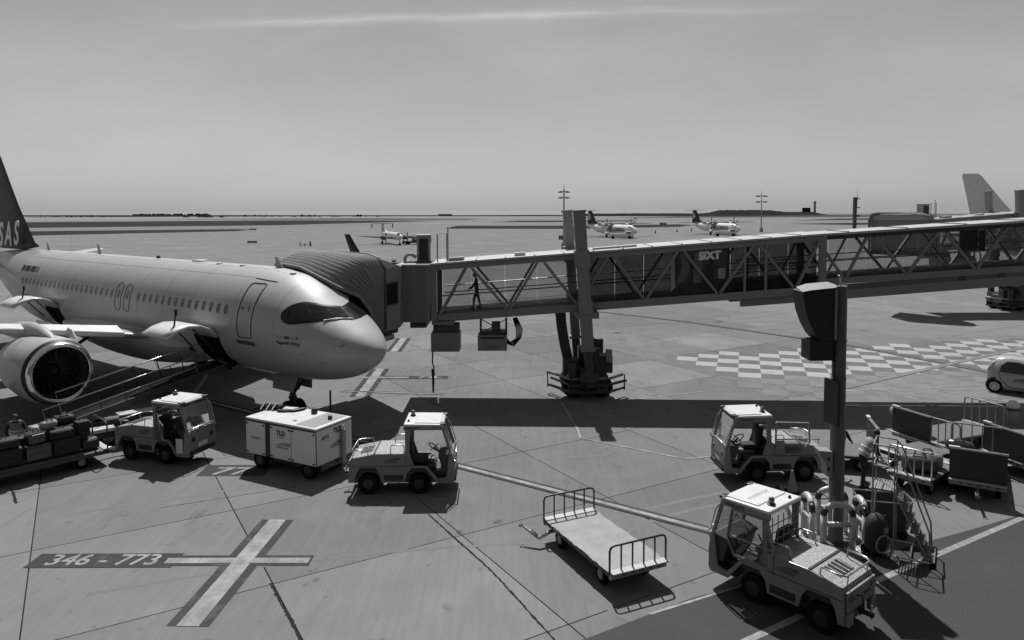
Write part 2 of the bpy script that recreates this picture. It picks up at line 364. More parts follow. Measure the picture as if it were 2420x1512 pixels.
# taxi lead-in line parallel to the airliner
bordered((-16, 32.8), (5.4, 17.62), .17, .12, .018)
stripe('worn_stripe', (-6.5, 27.55), (-.75, 27.5), .75, G_FADE, .004)
# thin white lines of the stand
for a, b in (((2.05, 30.2), (2.38, 26.45)), ((2.38, 26.45), (2.39, 25.45)), ((2.39, 25.45), (5.57, 23.22)), ((5.57, 23.22), (6.60, 23.49)), ((4.5, 30.36), (8.4, 31.95)),
             ((13.0, 31.45), (16.42, 32.40)), ((16.42, 32.40), (17.3, 29.3)), ((18.3, 32.3), (22.5, 33.3)), ((18.3, 32.3), (22.5, 28.2)), ((.3, 48.2), (8.9, 40.1)), ((-3.38, 52.56), (.3, 48.9))):
    stripe('painted_line', a, b, .09, G_WHITE, .0125)
for a, b in (((6.4, 57.8), (12.4, 52.15)), ((12.4, 52.15), (19.75, 42.93)), ((19.75, 42.93), (24.6, 33.0))):
    stripe('line_border', a, b, .42, G_DARK, .02); stripe('painted_line', a, b, .12, G_FADE, .026)
stripe('painted_line', (13.97, 31.91), (30, 42.2), .34, G_FADE, .023)
# checkerboard of pale squares, the nearer rows worn
CH = R(90 - 17.6); cu_, cv_ = (math.cos(CH), math.sin(CH)), (math.cos(CH - math.pi / 2), math.sin(CH - math.pi / 2))
def inpoly(p, poly):
    r = False; n = len(poly)
    for i in range(n):
        a, b = poly[i], poly[i - 1]
        if (a[1] > p[1]) != (b[1] > p[1]) and p[0] < (b[0] - a[0]) * (p[1] - a[1]) / (b[1] - a[1]) + a[0]: r = not r
    return r
bright = [(8.9, 40.23), (15.2, 41.45), (31.57, 44.81), (50, 48.5), (50, 38.5), (25.87, 36.64), (17.46, 35.4), (10.78, 34.57), (8.87, 39.1)]
faded = [(10.3, 34.4), (17.46, 35.3), (25.87, 36.5), (50, 38.3), (50, 29), (21.5, 29.6), (12.5, 29.6), (11.2, 31)]
checker = thing('checkerboard_marking', 'checkerboard of pale painted squares on the concrete right of the bridge wheels', 'ground marking', (14, 36, 0))
sq = {}
for i in range(-30, 30):
    for j in range(-10, 50):
        c = (14 + (i + .5) * 1.06 * cu_[0] + (j - 8) * 1.06 * cv_[0], 36 + (i + .5) * 1.06 * cu_[1] + (j - 8) * 1.06 * cv_[1])
        k = 'b' if inpoly(c, bright) else 'f' if inpoly(c, faded) else None
        if k is None or (k == 'f' and (i + j) % 2): continue
        if (i + j) % 2: 
            mm_ = G_FADED; zz = .0045
        else: mm_ = G_SQ if k == 'b' else G_FADE; zz = .0055
        if mm_.name not in sq:
            h_ = .53; sq[mm_.name] = MB().poly([(-h_, -h_, zz), (h_, -h_, zz), (h_, h_, zz), (-h_, h_, zz)]).mesh('painted_square', mm_)
        o = link('painted_square', sq[mm_.name], checker); o.location = (c[0] - 14, c[1] - 36, 0); o.rotation_euler = (0, 0, CH)
# cracks and patched joints in the near slabs
def crack(pts, w0, w1, seed):
    r = random.Random(seed); P = []; pts = [Vector((*p, 0)) for p in pts]; fine = []
    for a, b in zip(pts, pts[1:]):
        n = max(2, int((b - a).length / .07))
        for k in range(n): fine.append(a.lerp(b, k / n))
    fine.append(pts[-1]); l, rr = [], []
    for i, p in enumerate(fine):
        d = (fine[min(i + 1, len(fine) - 1)] - fine[max(i - 1, 0)]).normalized(); n = Vector((-d.y, d.x, 0))
        l.append(p + n * r.uniform(w0, w1)); rr.append(p - n * r.uniform(w0, w1))
    m = MB(); m.grid([[(*a[:2], .003), (*b[:2], .003)] for a, b in zip(l, rr)]); o = m.build('tar_seam', G_JOINT); o['kind'] = 'structure'
crack([gp(640, 1378)[:2], gp(672, 1440)[:2], gp(690, 1470)[:2], gp(712, 1514)[:2]], .012, .055, 1)
crack([gp(1012, 1215)[:2], gp(1090, 1285)[:2], gp(1165, 1352)[:2], gp(1312, 1514)[:2]], .012, .038, 2)
crack([gp(28, 1155)[:2], gp(38, 1190)[:2]], .02, .05, 3)
crack([gp(700, 1150)[:2], gp(430, 1192)[:2], gp(380, 1200)[:2]], .004, .016, 5)
# tyre marks: long faint curves of rubber
G_TYRE = ground_mat('tyre_rubber', .145, 'paint', .185, 1.4)
for (p0, p1, p2, w) in (((2.5, 13.8), (-1.5, 17.5), (6.2, 20.5), .16), ((3.6, 14.3), (-.2, 18.0), (7.5, 20.2), .16), ((-12, 19), (-2, 24), (9, 24), .14), ((-6.5, 35.2), (-3, 40), (8, 42), .2), ((-9, 15), (-4, 17.2), (2, 17.4), .12), ((6, 33), (16, 30.5), (30, 33.5), .2), ((5, 40), (16, 36), (34, 40), .18), ((1, 50), (14, 43), (34, 46), .25), ((-20, 60), (6, 47), (40, 55), .3), ((9, 26.5), (16, 28.6), (24, 27), .2), ((-3, 44), (9, 46.5), (26, 60), .3)):
    p0, p1, p2 = (Vector((*q, 0)) for q in (p0, p1, p2)); rows = []
    for k in range(41):
        t_ = k / 40; p = p0 * (1 - t_) ** 2 + p1 * 2 * t_ * (1 - t_) + p2 * t_ * t_; d = ((p1 - p0) * (1 - t_) + (p2 - p1) * t_).normalized(); n = Vector((-d.y, d.x, 0)) * w / 2; rows.append([(*(p - n)[:2], .0022), (*(p + n)[:2], .0022)])
    o = MB().grid(rows).build('tyre_mark', G_TYRE); o['kind'] = 'structure'
# darker grass islands and paler runways, shore, sea
def gpoly(name, pix, m, z, kind='structure'):
    return sheet(name, [gp(x, y) for x, y in pix], m, z, kind)
gpoly('grass', [(-60, 526), (60, 525), (700, 520.5), (1045, 521.2), (880, 526), (660, 532), (60, 538.5), (-60, 540)], MATS['grass'], .03, 'stuff')
gpoly('grass', [(-60, 547.5), (60, 546.5), (550, 541.5), (600, 542.3), (560, 546), (60, 557), (-60, 559)], MATS['grass'], .03, 'stuff')
gpoly('grass', [(1053, 540), (1080, 533.5), (1345, 533), (1605, 530), (1640, 532), (1600, 536), (1345, 541)], MATS['grass'], .03, 'stuff')
gpoly('grass', [(1160, 525), (1230, 521.5), (1500, 520.5), (1496, 522.6), (1300, 525)], MATS['grass'], .03, 'stuff')
gpoly('grass', [(-60, 511.5), (700, 511), (1700, 511), (2500, 507.5), (2500, 506), (1400, 508.2), (-60, 508.3)], MATS['scrub'], .05, 'stuff')
gpoly('grass', [(300, 518), (860, 516.0), (1140, 517.0), (1100, 518.8), (700, 518.6)], MATS['grass'], .03, 'stuff')
gpoly('grass', [(1430, 514.5), (1600, 511.6), (2500, 509.4), (2500, 510.8), (1800, 513.4)], MATS['grass'], .04, 'stuff')
gpoly('grass', [(1880, 521), (1980, 516.5), (2500, 512), (2500, 514), (2100, 519)], MATS['grass'], .04, 'stuff')
gpoly('grass', [(1860, 529), (2010, 526.5), (2200, 524.5), (2190, 528), (2020, 531.5)], MATS['grass'], .04, 'stuff')
gpoly('runway', [(-60, 545.8), (560, 541), (1000, 527.8), (880, 527), (640, 533.4), (-60, 541.5)], ground_mat('bleached', .21, 'far'), .02)
gpoly('runway', [(-60, 524.6), (700, 519.8), (1800, 515), (2500, 511.2), (2500, 509.9), (-60, 520)], MATS['bleached'], .02)
gpoly('runway', [(900, 531), (1345, 526.3), (1870, 524), (1870, 521.4), (1345, 523.4), (1000, 527)], MATS['bleached'], .021)
# sea beyond the shore, to the horizon
sheet('sea', [(-60000, 1180), (60000, 1180), (60000, 60000), (-60000, 60000)], MATS['sea'], .01)
sheet('beach', [(-2500, 1130), (2500, 1130), (2500, 1182), (-2500, 1182)], MATS['earth'], .06)
sheet('terrain', [(-2500, 760), (2500, 760), (2500, 1132), (-2500, 1132)], MATS['bleached'], .02)
# taxiway paint far out
for a, b, w in (((670, 560), (745, 572), .35), ((1108, 588), (1180, 596), .4), ((1108, 588), (1260, 572), .4), ((1200, 556), (1390, 572), .35), ((1497, 556), (1555, 572), .4), ((1010, 583), (1400, 600), .35),
                ((820, 547), (905, 559), .35), ((1150, 556), (1300, 548), .3), ((1300, 548), (1560, 565), .3), ((340, 568), (352, 563), .5), ((700, 575), (800, 580), .3), ((1370, 529.5), (1500, 528), 1.2), ((1655, 529), (1800, 527), 1.)):
    stripe('painted_line', gp(*a), gp(*b), w, G_WHITE, .03)
rr_ = random.Random(21)
G_STREAK = ground_mat('worn_streak', .235, 'far'); G_STREAK2 = ground_mat('worn_streak_dark', .150, 'far')
for k in range(46):
    x, y = rr_.uniform(100, 2400), 540 + 200 * rr_.random() ** 1.6; ln = rr_.uniform(60, 320); a = gp(x, y); b = gp(x + ln, y - ln * rr_.uniform(-.035, .05)); n = rr_.uniform(.15, .9) * (a.y / 150 + .3)
    P = [(a.x, a.y - n * .3), ((a.x + b.x) / 2, (a.y + b.y) / 2 - n), (b.x, b.y), ((a.x + b.x) / 2 + 1, (a.y + b.y) / 2 + n)]
    if all(p[1] > 60 for p in P): sheet('worn_patch', P, G_STREAK if k % 2 else G_STREAK2, .004 + .0002 * k)
# hill / earth bank on the far shore and low scrub banks
def bank(name, pix0, y0, prof, m, depth, seed):
    r = random.Random(seed); rows = []
    xs = np.linspace(prof[0][0], prof[-1][0], 60); d0 = gp(prof[len(prof) // 2][0], y0)
    Y = d0.y; rows = [[], [], [], []]
    for x in xs:
        h = .72 * np.interp(x, [p[0] for p in prof], [p[1] for p in prof]) * r.uniform(.93, 1.05); X = (x - PPX) / F * Y
        rows[0].append((X, Y, 0)); rows[1].append((X, Y + depth * .2, h * .8)); rows[2].append((X * 1.01, Y + depth * .45, h)); rows[3].append((X * 1.02, Y + depth, 0))
    o = MB().grid(rows).build(name, m); o['kind'] = 'structure'; return o
bank('hill', 0, 507.5, [(1640, 0), (1690, 5), (1712, 9.4), (1780, 9.6), (1840, 8.6), (1870, 5.6), (1940, 5.2), (1955, 1.5), (1965, 0)], MATS['scrub'], 80, 3)
bank('earth_bank', 0, 508.6, [(1370, 0), (1380, 3.5), (1500, 3.8), (1690, 3.2), (1720, 0)], MATS['scrub'], 30, 4)
bank('earth_bank', 0, 511.5, [(60, .6), (300, 1.2), (350, 3.3), (480, 2.8), (560, 1.6), (700, 1.4), (900, .6), (1100, .5), (1105, 0)], MATS['scrub'], 25, 5)
# scrub bushes on the left bank
r = random.Random(9); bush = MB()
for k in range(150):
    x = r.choice([r.uniform(320, 500), r.uniform(100, 900)]); p = gp(x, 511.6); w = r.uniform(2, 6); h = r.uniform(1, 3.0)
    bush.lathe([(w * .5, 0), (w * .62, h * .4), (w * .4, h * .85), (.1, h)], (p.x, p.y - r.uniform(0, 10), 2.0 * (320 < x < 500)), n=6)
o = bush.build('scrub', MATS['scrub']); o['kind'] = 'stuff'
# ================================================================== terminal behind and below the camera (the picture is taken from its window line)
T = thing('terminal_building', 'dark glass terminal front that the photograph looks out from', 'building', (0, -1.2, 0))
MB().box(-70, 70, -18, -.3, 0, 18).build('wall', 'bridge_dark', T, bevel=.1)
MB().box(-72, 72, -19, .2, 18, 18.7).build('roof', 'grey_paint', T)
pm = MB().box(.08, 4.92, -.295, -.25, .1, 5.7).mesh('window_pane', MATS['window_dark'])
for i in range(-14, 14):
    for j in range(3): o = link('window_pane', pm, T); o.location = (i * 5, 0, j * 5.9 + .1)
# ================================================================== AIRLINER (local: x aft from the nose, y to its right-hand side, z up)
XS = [0.13, .17, .3, .6, 1.07, 1.55, 2.04, 2.53, 3, 3.5, 4.5, 6, 7, 24, 26, 28, 30, 32, 34, 36, 37.57]
TOPZ = [3.12, 3.27, 3.45, 3.7, 4.0, 4.29, 4.57, 4.86, 5.14, 5.38, 5.69, 5.85, 5.87, 5.87, 5.87, 5.87, 5.85, 5.78, 5.65, 5.5, 5.35]
BOTZ = [3.12, 2.97, 2.82, 2.56, 2.3, 2.12, 2.0, 1.91, 1.85, 1.8, 1.75, 1.73, 1.73, 1.73, 1.78, 2.1, 2.65, 3.3, 4.0, 4.75, 5.15]
HALF = [0, .2, .42, .72, 1.06, 1.3, 1.48, 1.62, 1.73, 1.81, 1.91, 1.965, 1.975, 1.975, 1.95, 1.8, 1.5, 1.15, .8, .45, .12]
MIDZ = [3.12, 3.13, 3.15, 3.24, 3.32, 3.42, 3.5, 3.58, 3.64, 3.68, 3.75, 3.8, 3.8, 3.8, 3.85, 4.0, 4.25, 4.5, 4.8, 5.1, 5.25]
def smooth_tab(T_):
    x = np.array(XS); y = np.array(T_); h = np.diff(x); d = np.diff(y) / h; m = np.zeros(len(x))
    for i in range(1, len(x) - 1):
        if d[i - 1] * d[i] > 0: w1, w2 = 2 * h[i] + h[i - 1], h[i] + 2 * h[i - 1]; m[i] = (w1 + w2) / (w1 / d[i - 1] + w2 / d[i])
    m[0], m[-1] = d[0], d[-1]
    def f(q):
        q = min(max(q, x[0]), x[-1]); i = min(max(np.searchsorted(x, q) - 1, 0), len(h) - 1); t = (q - x[i]) / h[i]
        return ((1 + 2 * t) * (1 - t) ** 2 * y[i] + t * (1 - t) ** 2 * h[i] * m[i] + t * t * (3 - 2 * t) * y[i + 1] + t * t * (t - 1) * h[i] * m[i + 1])
    return f
fT, fB, fW, fM = map(smooth_tab, (TOPZ, BOTZ, HALF, MIDZ))
def hull(x, th, off=0.):     # th in degrees, 0 = right side, 90 = crown, 180 = left side
    a = R(th); s_, c_ = math.sin(a), math.cos(a); w, zt, zb, zm = fW(x), fT(x), fB(x), fM(x)
    y = (w + off) * c_; z = zm + (zt - zm + off) * s_ if s_ >= 0 else zm + (zm - zb + off) * s_
    return (x - off * (.6 if x < 2.5 else 0), y, z)
def th_at(x, z):
    zt, zb, zm = fT(x), fB(x), fM(x); s_ = (z - zm) / (zt - zm) if z >= zm else (z - zm) / (zm - zb)
    return math.degrees(math.asin(max(-1, min(1, s_))))
def on_hull(x, z, off=.006): return hull(x, th_at(x, z), off)
ANG = R(142.6)
plane = thing('airliner', 'large twin engine jet airliner parked nose to the right at the boarding bridge', 'airliner', (-4.44, 24.9, 0), ANG)
def fuselage_rows(x0, x1, n, thlist): return [[hull(x, t_) for t_ in thlist] for x in np.linspace(x0, x1, n)]
ths = list(range(-90, 271, 6))
def hullpart(name, xs_, m, holes=()):
    mb = MB(); rows = [[hull(x, t_) for t_ in ths] for x in xs_]; n = len(ths); o = 0; mb.v = [p for r_ in rows for p in r_]
    for i in range(len(xs_) - 1):
        for k in range(n - 1):
            xm, tm = (xs_[i] + xs_[i + 1]) / 2, (ths[k] + ths[k + 1]) / 2
            if any(a < xm < b and c < tm < d for a, b, c, d in holes): continue
            mb.f.append((i * n + k, i * n + k + 1, (i + 1) * n + k + 1, (i + 1) * n + k))
    return mb.build(name, m, plane, smooth='all')
DX = lambda x: x
xs1 = [.13 + .9 * (k / 16) ** 2 for k in range(17)] + list(np.arange(1.15, 7.01, .12)) + [7.0, 7.6, 8.2, 8.85, 9.5] + list(np.arange(10.5, 21.2, 1.)) + [21.5, 22.4, 23.3, 24, 25, 26, 27.3]
xs1 = sorted(set(round(x, 3) for x in xs1)); xs1 = [x for i, x in enumerate(xs1) if i == 0 or x - xs1[i - 1] > .015]
CARGO = ((6.99, 8.86, -61, -13), (21.49, 23.31, -61, -13))
hullpart('fuselage', xs1, 'plane_skin', CARGO)
hullpart('tail_cone', [27.3, 28, 29, 30, 31, 32, 33, 34, 35, 36, 37, 37.57], 'plane_grey')
for a, b, _, _ in CARGO:
    h_ = MB(); hx = [(x, 1.0, z) for x in (a + .01, b - .01) for z in (1.95, 3.5)]
    h_.add([(a, .93, 2.0), (b, .93, 2.0), (b, 1.88, 3.36), (a, 1.88, 3.36), (a, -.6, 2.0), (b, -.6, 2.0), (b, -.6, 3.36), (a, -.6, 3.36)], [(4, 5, 6, 7), (0, 1, 5, 4), (3, 2, 6, 7), (0, 3, 7, 4), (1, 2, 6, 5)])
    h_.build('cargo_hold', 'interior', plane)
    rows = [[(x, y, z + d) for x in np.linspace(a + .02, b - .02, 5)] for d, (y, z) in [(0, q) for q in ((1.9, 3.32), (2.2, 3.62), (2.6, 3.80), (3.1, 3.84), (3.55, 3.73), (3.95, 3.52))]]
    dr = MB().grid(rows).build('cargo_door', 'white_paint', plane, smooth='all'); sm_ = dr.modifiers.new('thick', 'SOLIDIFY'); sm_.thickness = .11; sm_.offset = -1
    MB().tube([(a + .75, 3.25, 3.80), (a + .75, 3.18, 4.35)], .035).tube([(a + .75, 3.18, 4.18), (a + .75, 3.18, 4.42)], .055).tube([(a + .3, 3.6, 3.74), (a + .75, 3.25, 3.82)], .022).build('strut', 'black_plastic', dr)
    for q in (a + .15, b - .15): MB().tube([(q, 2.0, 2.7), (q, 2.9, 3.72)], .03).build('door_arm', 'dark_metal', dr)
# cabin windows: one mesh each
def win_mesh(sgn=1):
    mb = MB(); rows = []
    n = 18; out = []
    for k in range(n):
        a = 2 * math.pi * k / n; cx, cz = math.cos(a), math.sin(a)
        out.append((.115 * abs(cx) ** .75 * (1 if cx > 0 else -1), .175 * abs(cz) ** .75 * (1 if cz > 0 else -1)))
    P = [(x, *on_hull(10, 4.37 + z, .004)[1:]) for x, z in out]; mb.v = P; mb.f = [tuple(range(n))]
    me = mb.mesh('cabin_window', MATS['window_dark']); fr = MB()
    for k in range(n):
        j = (k + 1) % n; a, b = out[k], out[j]; q = [(x * s_, *on_hull(10, 4.37 + z * s_, .0025)[1:]) for s_ in (1.0, 1.22) for x, z in (a, b)]; fr.add(q, [(0, 1, 3, 2)])
    return me, fr.mesh('window_frame', MATS['plane_grey'])
wm, wf = win_mesh()
wx = [6.5 + k * .521 for k in range(14)] + [15.75 + k * .521 for k in range(21)]
for x in wx:
    for sg in (1, -1):
        o = link('cabin_window', wm, plane); o.location = (x, 0, 0); o.scale = (1, sg, 1)
        if sg == 1: f_ = link('window_frame', wf, o)
def surf_line(pts, r, name, m, parent, closed=True, n=6):
    P = []
    for i in range(len(pts) if closed else len(pts) - 1):
        a, b = pts[i], pts[(i + 1) % len(pts)]; k = max(1, int(math.hypot(a[0] - b[0], a[1] - b[1]) / .12))
        P += [on_hull(a[0] + (b[0] - a[0]) * t_ / k, a[1] + (b[1] - a[1]) * t_ / k, 0.001) for t_ in range(k)]
    if not closed: P.append(on_hull(*pts[-1], .001))
    return MB().tube(P, r, n, closed).build(name, m, parent)
def rrect(x0, x1, z0, z1, c, n=5):
    P = []
    for cx, cz, a0 in ((x1 - c, z1 - c, 0), (x0 + c, z1 - c, 90), (x0 + c, z0 + c, 180), (x1 - c, z0 + c, 270)):
        P += [(cx + c * math.cos(R(a0 + 90 * k / n)), cz + c * math.sin(R(a0 + 90 * k / n))) for k in range(n + 1)]
    return P
def patch(x0, x1, z0, z1, off, name, m, parent, nx=4, nz=4, slant=0.):
    return MB().grid([[on_hull(x0 + (x1 - x0) * i / nx + slant * j / nz, z0 + (z1 - z0) * j / nz, off) for j in range(nz + 1)] for i in range(nx + 1)]).build(name, m, parent, smooth='all')
dr = surf_line(rrect(4.86, 5.70, 3.42, 5.36, .13), .022, 'cabin_door', 'print_dark', plane)
MB().lathe([(.075, 0), (.075, .01)], (5.35, fW(5.3) - .02, 4.52), 'y', 14).build('door_window', 'window_dark', dr)
surf_line([(5.1, 4.38), (5.15, 4.62)], .018, 'door_handle', 'print_dark', dr, False)
MB().grid([[on_hull(4.72 + i * .18, 3.16 + j * .07 , .02) for j in range(3)] for i in range(7)]).build('door_sill', 'print_dark', plane)
surf_line([(4.55, 5.43), (5.75, 5.52)], .022, 'rain_gutter', 'print_dark', plane, False)
for x in (14.0, 14.82):
    e_ = surf_line(rrect(x, x + .53, 3.68, 4.86, .2), .018, 'exit_door', 'print_dark', plane)
    o = link('exit_window', wm, e_); o.location = (x + .27, 0, 0.0)
# paint on the nose: little national flags and the ship's name, registration aft
fx = [(3.55, 3.22, 'print_grey'), (3.13, 2.90, 'print_dark'), (2.84, 2.63, 'print_grey'), (2.6, 2.54, 'print_dark'), (2.5, 2.44, 'print_grey')]
for a, b, m_ in fx: patch(b, a, 3.57, 3.68, .004, 'flag', m_, plane, 3, 2)
for a, b in ((27.0, 26.55), (26.42, 25.8), (25.68, 25.12), (25.0, 24.88), (24.76, 24.66)): patch(b, a, 4.86, 5.14, .006, 'livery_block', 'plane_blue', plane, 3, 3, .10)
lettering('Ragnhild Viking', .17, plane, 'print_dark', 0, (1, 0, 0), (0, 0, 1), bold=.004, fn=lambda x, y, z: on_hull(2.98 - x, 3.43 + y, .005 + z))
lettering('SE-ROX', .33, plane, 'print_dark', 0, (1, 0, 0), (0, 0, 1), bold=.006, fn=lambda x, y, z: on_hull(25.6 - x, 3.55 + y, .006 + z))
# cockpit mask and panes
LO = [(1.40, 90), (1.47, 75), (1.68, 60), (1.89, 47), (2.17, 35), (2.66, 22), (2.95, 17.5), (3.22, 17), (3.40, 21), (3.44, 25)]
UP = [(2.12, 90), (2.22, 80), (2.42, 69), (2.70, 60.5), (2.93, 54), (3.10, 47), (3.26, 40), (3.38, 33), (3.44, 28), (3.45, 26)]
def band(lo, up, off, name, m, parent, both=True, n=34, e0=0., e1=1., t0=0., t1=1., half=None):
    out = []
    for sg in ((1, -1) if both else (1,)):
        rows = []
        for k in range(n + 1):
            q = (t0 + (t1 - t0) * k / n) * (len(lo) - 1); i = min(int(q), len(lo) - 2); f = q - i
            a = [lo[i][j] + (lo[i + 1][j] - lo[i][j]) * f for j in (0, 1)]; b = [up[i][j] + (up[i + 1][j] - up[i][j]) * f for j in (0, 1)]
            row = []
            for s_ in range(9):
                g_ = e0 + (e1 - e0) * s_ / 8; p = hull(a[0] + (b[0] - a[0]) * g_, a[1] + (b[1] - a[1]) * g_, off); row.append((p[0], p[1] * sg, p[2]))
            rows.append(row)
        out.append(MB().grid(rows).build(name, m, parent, smooth='all'))
    return out
mask = band(LO, UP, .006, 'cockpit_mask', 'mask_black', plane)
cg = mat('cockpit_glass', .012, .08, var=.1, spec=.45)
for t0, t1 in ((.05, .40), (.44, .66), (.69, .86)):
    band(LO, UP, .013, 'cockpit_window', 'cockpit_glass', mask[0], False, 12, .10, .88, t0, t1)
band(LO, UP, .013, 'cockpit_window', 'cockpit_glass', mask[1], False, 12, .10, .88, .05, .40)
for o in [x for x in COL.objects if x.parent == mask[1]]: o.scale = (1, -1, 1)
MB().tube([hull(1.44, 86, .03), hull(1.7, 62, .03), hull(1.92, 47, .03)], .016).build('wiper', 'polished', mask[0])
MB().tube([hull(.9, 20, .02), hull(1.02, 8, .02)], .012).build('pitot_tube', 'dark_metal', plane)
# skin joints: butt straps round the body and two long lap joints
for x in (2.45 + 1.25, 6.05, 8.98, 11.1, 13.35, 16.6, 20.0, 24.0):
    MB().tube([hull(x, t_, .0) for t_ in range(-50, 92, 6)], .004, 4).build('skin_joint', 'plane_line', plane)
for th_ in (58, 78): MB().tube([hull(x, th_, .0) for x in np.linspace(4.6, 27, 60)], .005, 4).build('lap_joint', 'plane_line', plane)
for x, z in ((1.6, 2.75), (2.3, 3.0), (3.9, 2.9), (9.6, 3.35), (10.6, 3.2), (6.3, 3.3)): patch(x, x + .22, z, z + .10, .003, 'service_panel', 'plane_grey', plane, 2, 2)
# crown fittings
for x, h_ in ((5.75, .42), (21.2, .5), (27.6, .42)):
    MB().prism([(x - .18, fT(x) - .03), (x + .2, fT(x) - .03), (x + .32, fT(x) + h_), (x + .18, fT(x) + h_)], 'y', -.02, .02).build('antenna_blade', 'plane_grey', plane)
for x in (9.6, 7.9, 4.6): MB().lathe([(.14, 0), (.12, .05), (.02, .07)], (x, .25, fT(x) - .03), n=10).build('antenna_dome', 'white_paint', plane)
MB().lathe([(.09, 0), (.09, .08), (.05, .13), (0.01, .14)], (15.2, 0, 5.86), n=10).build('beacon', 'dark_metal', plane)
MB().box(11.2, 11.9, -.2, .2, 5.84, 5.93).build('antenna_plate', 'white_paint', plane, bevel=.03)
# fin with rudder and airline letters
FIN = [(27.6, 5.84), (28.8, 6.0), (29.55, 6.22), (30.25, 6.9), (31.9, 8.5), (34.50, 11.55), (34.85, 11.76), (36.45, 11.76), (36.6, 11.6), (35.2, 5.75)]
def fin_half(z): return .23 - .15 * max(0, (z - 6)) / 5.8
def fin_mesh(poly, name, m, parent):
    le, te = [], []
    zs = np.linspace(5.8, 11.76, 26); rows = []
    P = poly + [poly[0]]
    for z in zs:
        xs_ = []
        for a, b in zip(P, P[1:]):
            if min(a[1], b[1]) - 1e-6 <= z <= max(a[1], b[1]) + 1e-6 and abs(a[1] - b[1]) > 1e-6: xs_.append(a[0] + (b[0] - a[0]) * (z - a[1]) / (b[1] - a[1]))
        x0, x1 = min(xs_), max(xs_); t_ = fin_half(z); row = []
        for k in range(25):
            q = k / 24 * 2 - 1; f = 1 - abs(q); yv = t_ * 2.6 * (.2969 * math.sqrt(f) - .126 * f - .3516 * f * f + .2843 * f ** 3 - .1015 * f ** 4) * 2; row.append((x0 + (x1 - x0) * f, yv * (1 if q > 0 else -1), z))
        rows.append(row)
    mb = MB().grid(rows); n = 25; mb.f.append(tuple(range(len(rows) * n - n, len(rows) * n))); return mb.build(name, m, parent, smooth=40)
fin = fin_mesh(FIN, 'tail_fin', 'plane_blue', plane)
def fin_text(ch, x, z, size, sh=.28):
    lettering(ch, size, fin, 'white_paint', (x, .36, z), (-1, 0, -.02), (0, 0, 1), ext=.01, shear=sh, bold=.055, name='fin_letter', sx=.78)
MATS['plane_skin_'] = MATS['white_paint']
fin_text('S', 33.95, 6.62, 2.0); fin_text('A', 32.72, 6.66, 2.0); fin_text('S', 31.45, 6.72, 2.0)
# wings
def wing(sg):
    st = [(1.7, 11.9, 19.3, 2.75, .52), (2.9, 12.5, 19.1, 2.93, .46), (6.4, 14.3, 18.9, 3.38, .30), (10, 16.15, 19.9, 3.62, .21), (14, 18.2, 20.7, 3.9, .15), (16.9, 19.7, 21.3, 4.15, .11)]
    rows = []
    for y, x0, x1, z, t_ in st:
        row = []
        for k in range(29):
            q = k / 28 * 2 - 1; f = q * q; c = x1 - x0; yt = 5 * t_ * 2 / c * c * (.2969 * math.sqrt(f) - .126 * f - .3516 * f * f + .2843 * f ** 3 - .1036 * f ** 4) * .5
            row.append((x0 + c * f, y * sg, z + yt * (1 if q > 0 else -.75) - .35 * f * (1 if y < 7 else .5)))
        rows.append(row)
    w = MB().grid(rows).build('wing', 'plane_grey', plane, smooth='all')
    sl_ = []
    for y, x0, x1, z, t_ in st[1:]:
        for k in range(1): sl_.append([(x0 - .16 * math.cos(a) + .10, y * sg, z + .16 * math.sin(a) * (1 if math.sin(a) > 0 else .6) - .02) for a in [R(b) for b in range(-70, 91, 20)]] + [(x0 + .62, y * sg, z + t_ * .62 + .055)])
    MB().grid(sl_).build('slat', 'white_paint', w, smooth='all')
    a = [(19.7, 16.9 * sg, 4.12), (21.3, 16.9 * sg, 4.12)]; rows = []
    for k in range(9):
        t_ = k / 8; y = 16.9 + .3 * min(1, t_ * 1.8) ** .6 + t_ * .12; z = 4.12 + 2.25 * t_ ** 1.3; c0, c1 = 19.7 + 2.5 * t_, 21.3 + 1.5 * t_
        rows.append([(c0, y * sg, z), ((c0 + c1) / 2, (y + .05) * sg, z), (c1, y * sg, z), ((c0 + c1) / 2, (y - .05) * sg, z), (c0, y * sg, z)])
    MB().grid(rows).build('winglet', 'plane_blue', w, smooth='all')
    for y in (4.6, 9.2, 12.6):
        zz = np.interp(y, [s_[0] for s_ in st], [s_[3] for s_ in st]); x1 = np.interp(y, [s_[0] for s_ in st], [s_[2] for s_ in st])
        MB().lathe([(.02, 0), (.16, .5), (.2, 1.3), (.12, 2.6), (.02, 3.2)], (x1 - 2.4, y * sg, zz - .42), 'x', 10).build('flap_fairing', 'plane_grey', w, smooth='all')
wing(1); wing(-1)
# wing-body fairing
rows = []
for x in np.linspace(9.6, 21.5, 22):
    t_ = math.sin(math.pi * (x - 9.6) / 11.9) ** .55; rows.append([(x, (1.9 + .32 * t_) * math.cos(a) * (1 if t_ > .05 else .9), 2.55 + (1.08 * t_ + .45) * math.sin(a) * (.62 if math.sin(a) > 0 else .92)) for a in [R(b) for b in range(0, 361, 12)]])
MB().grid(rows).build('belly_fairing', 'plane_grey', plane, smooth='all')
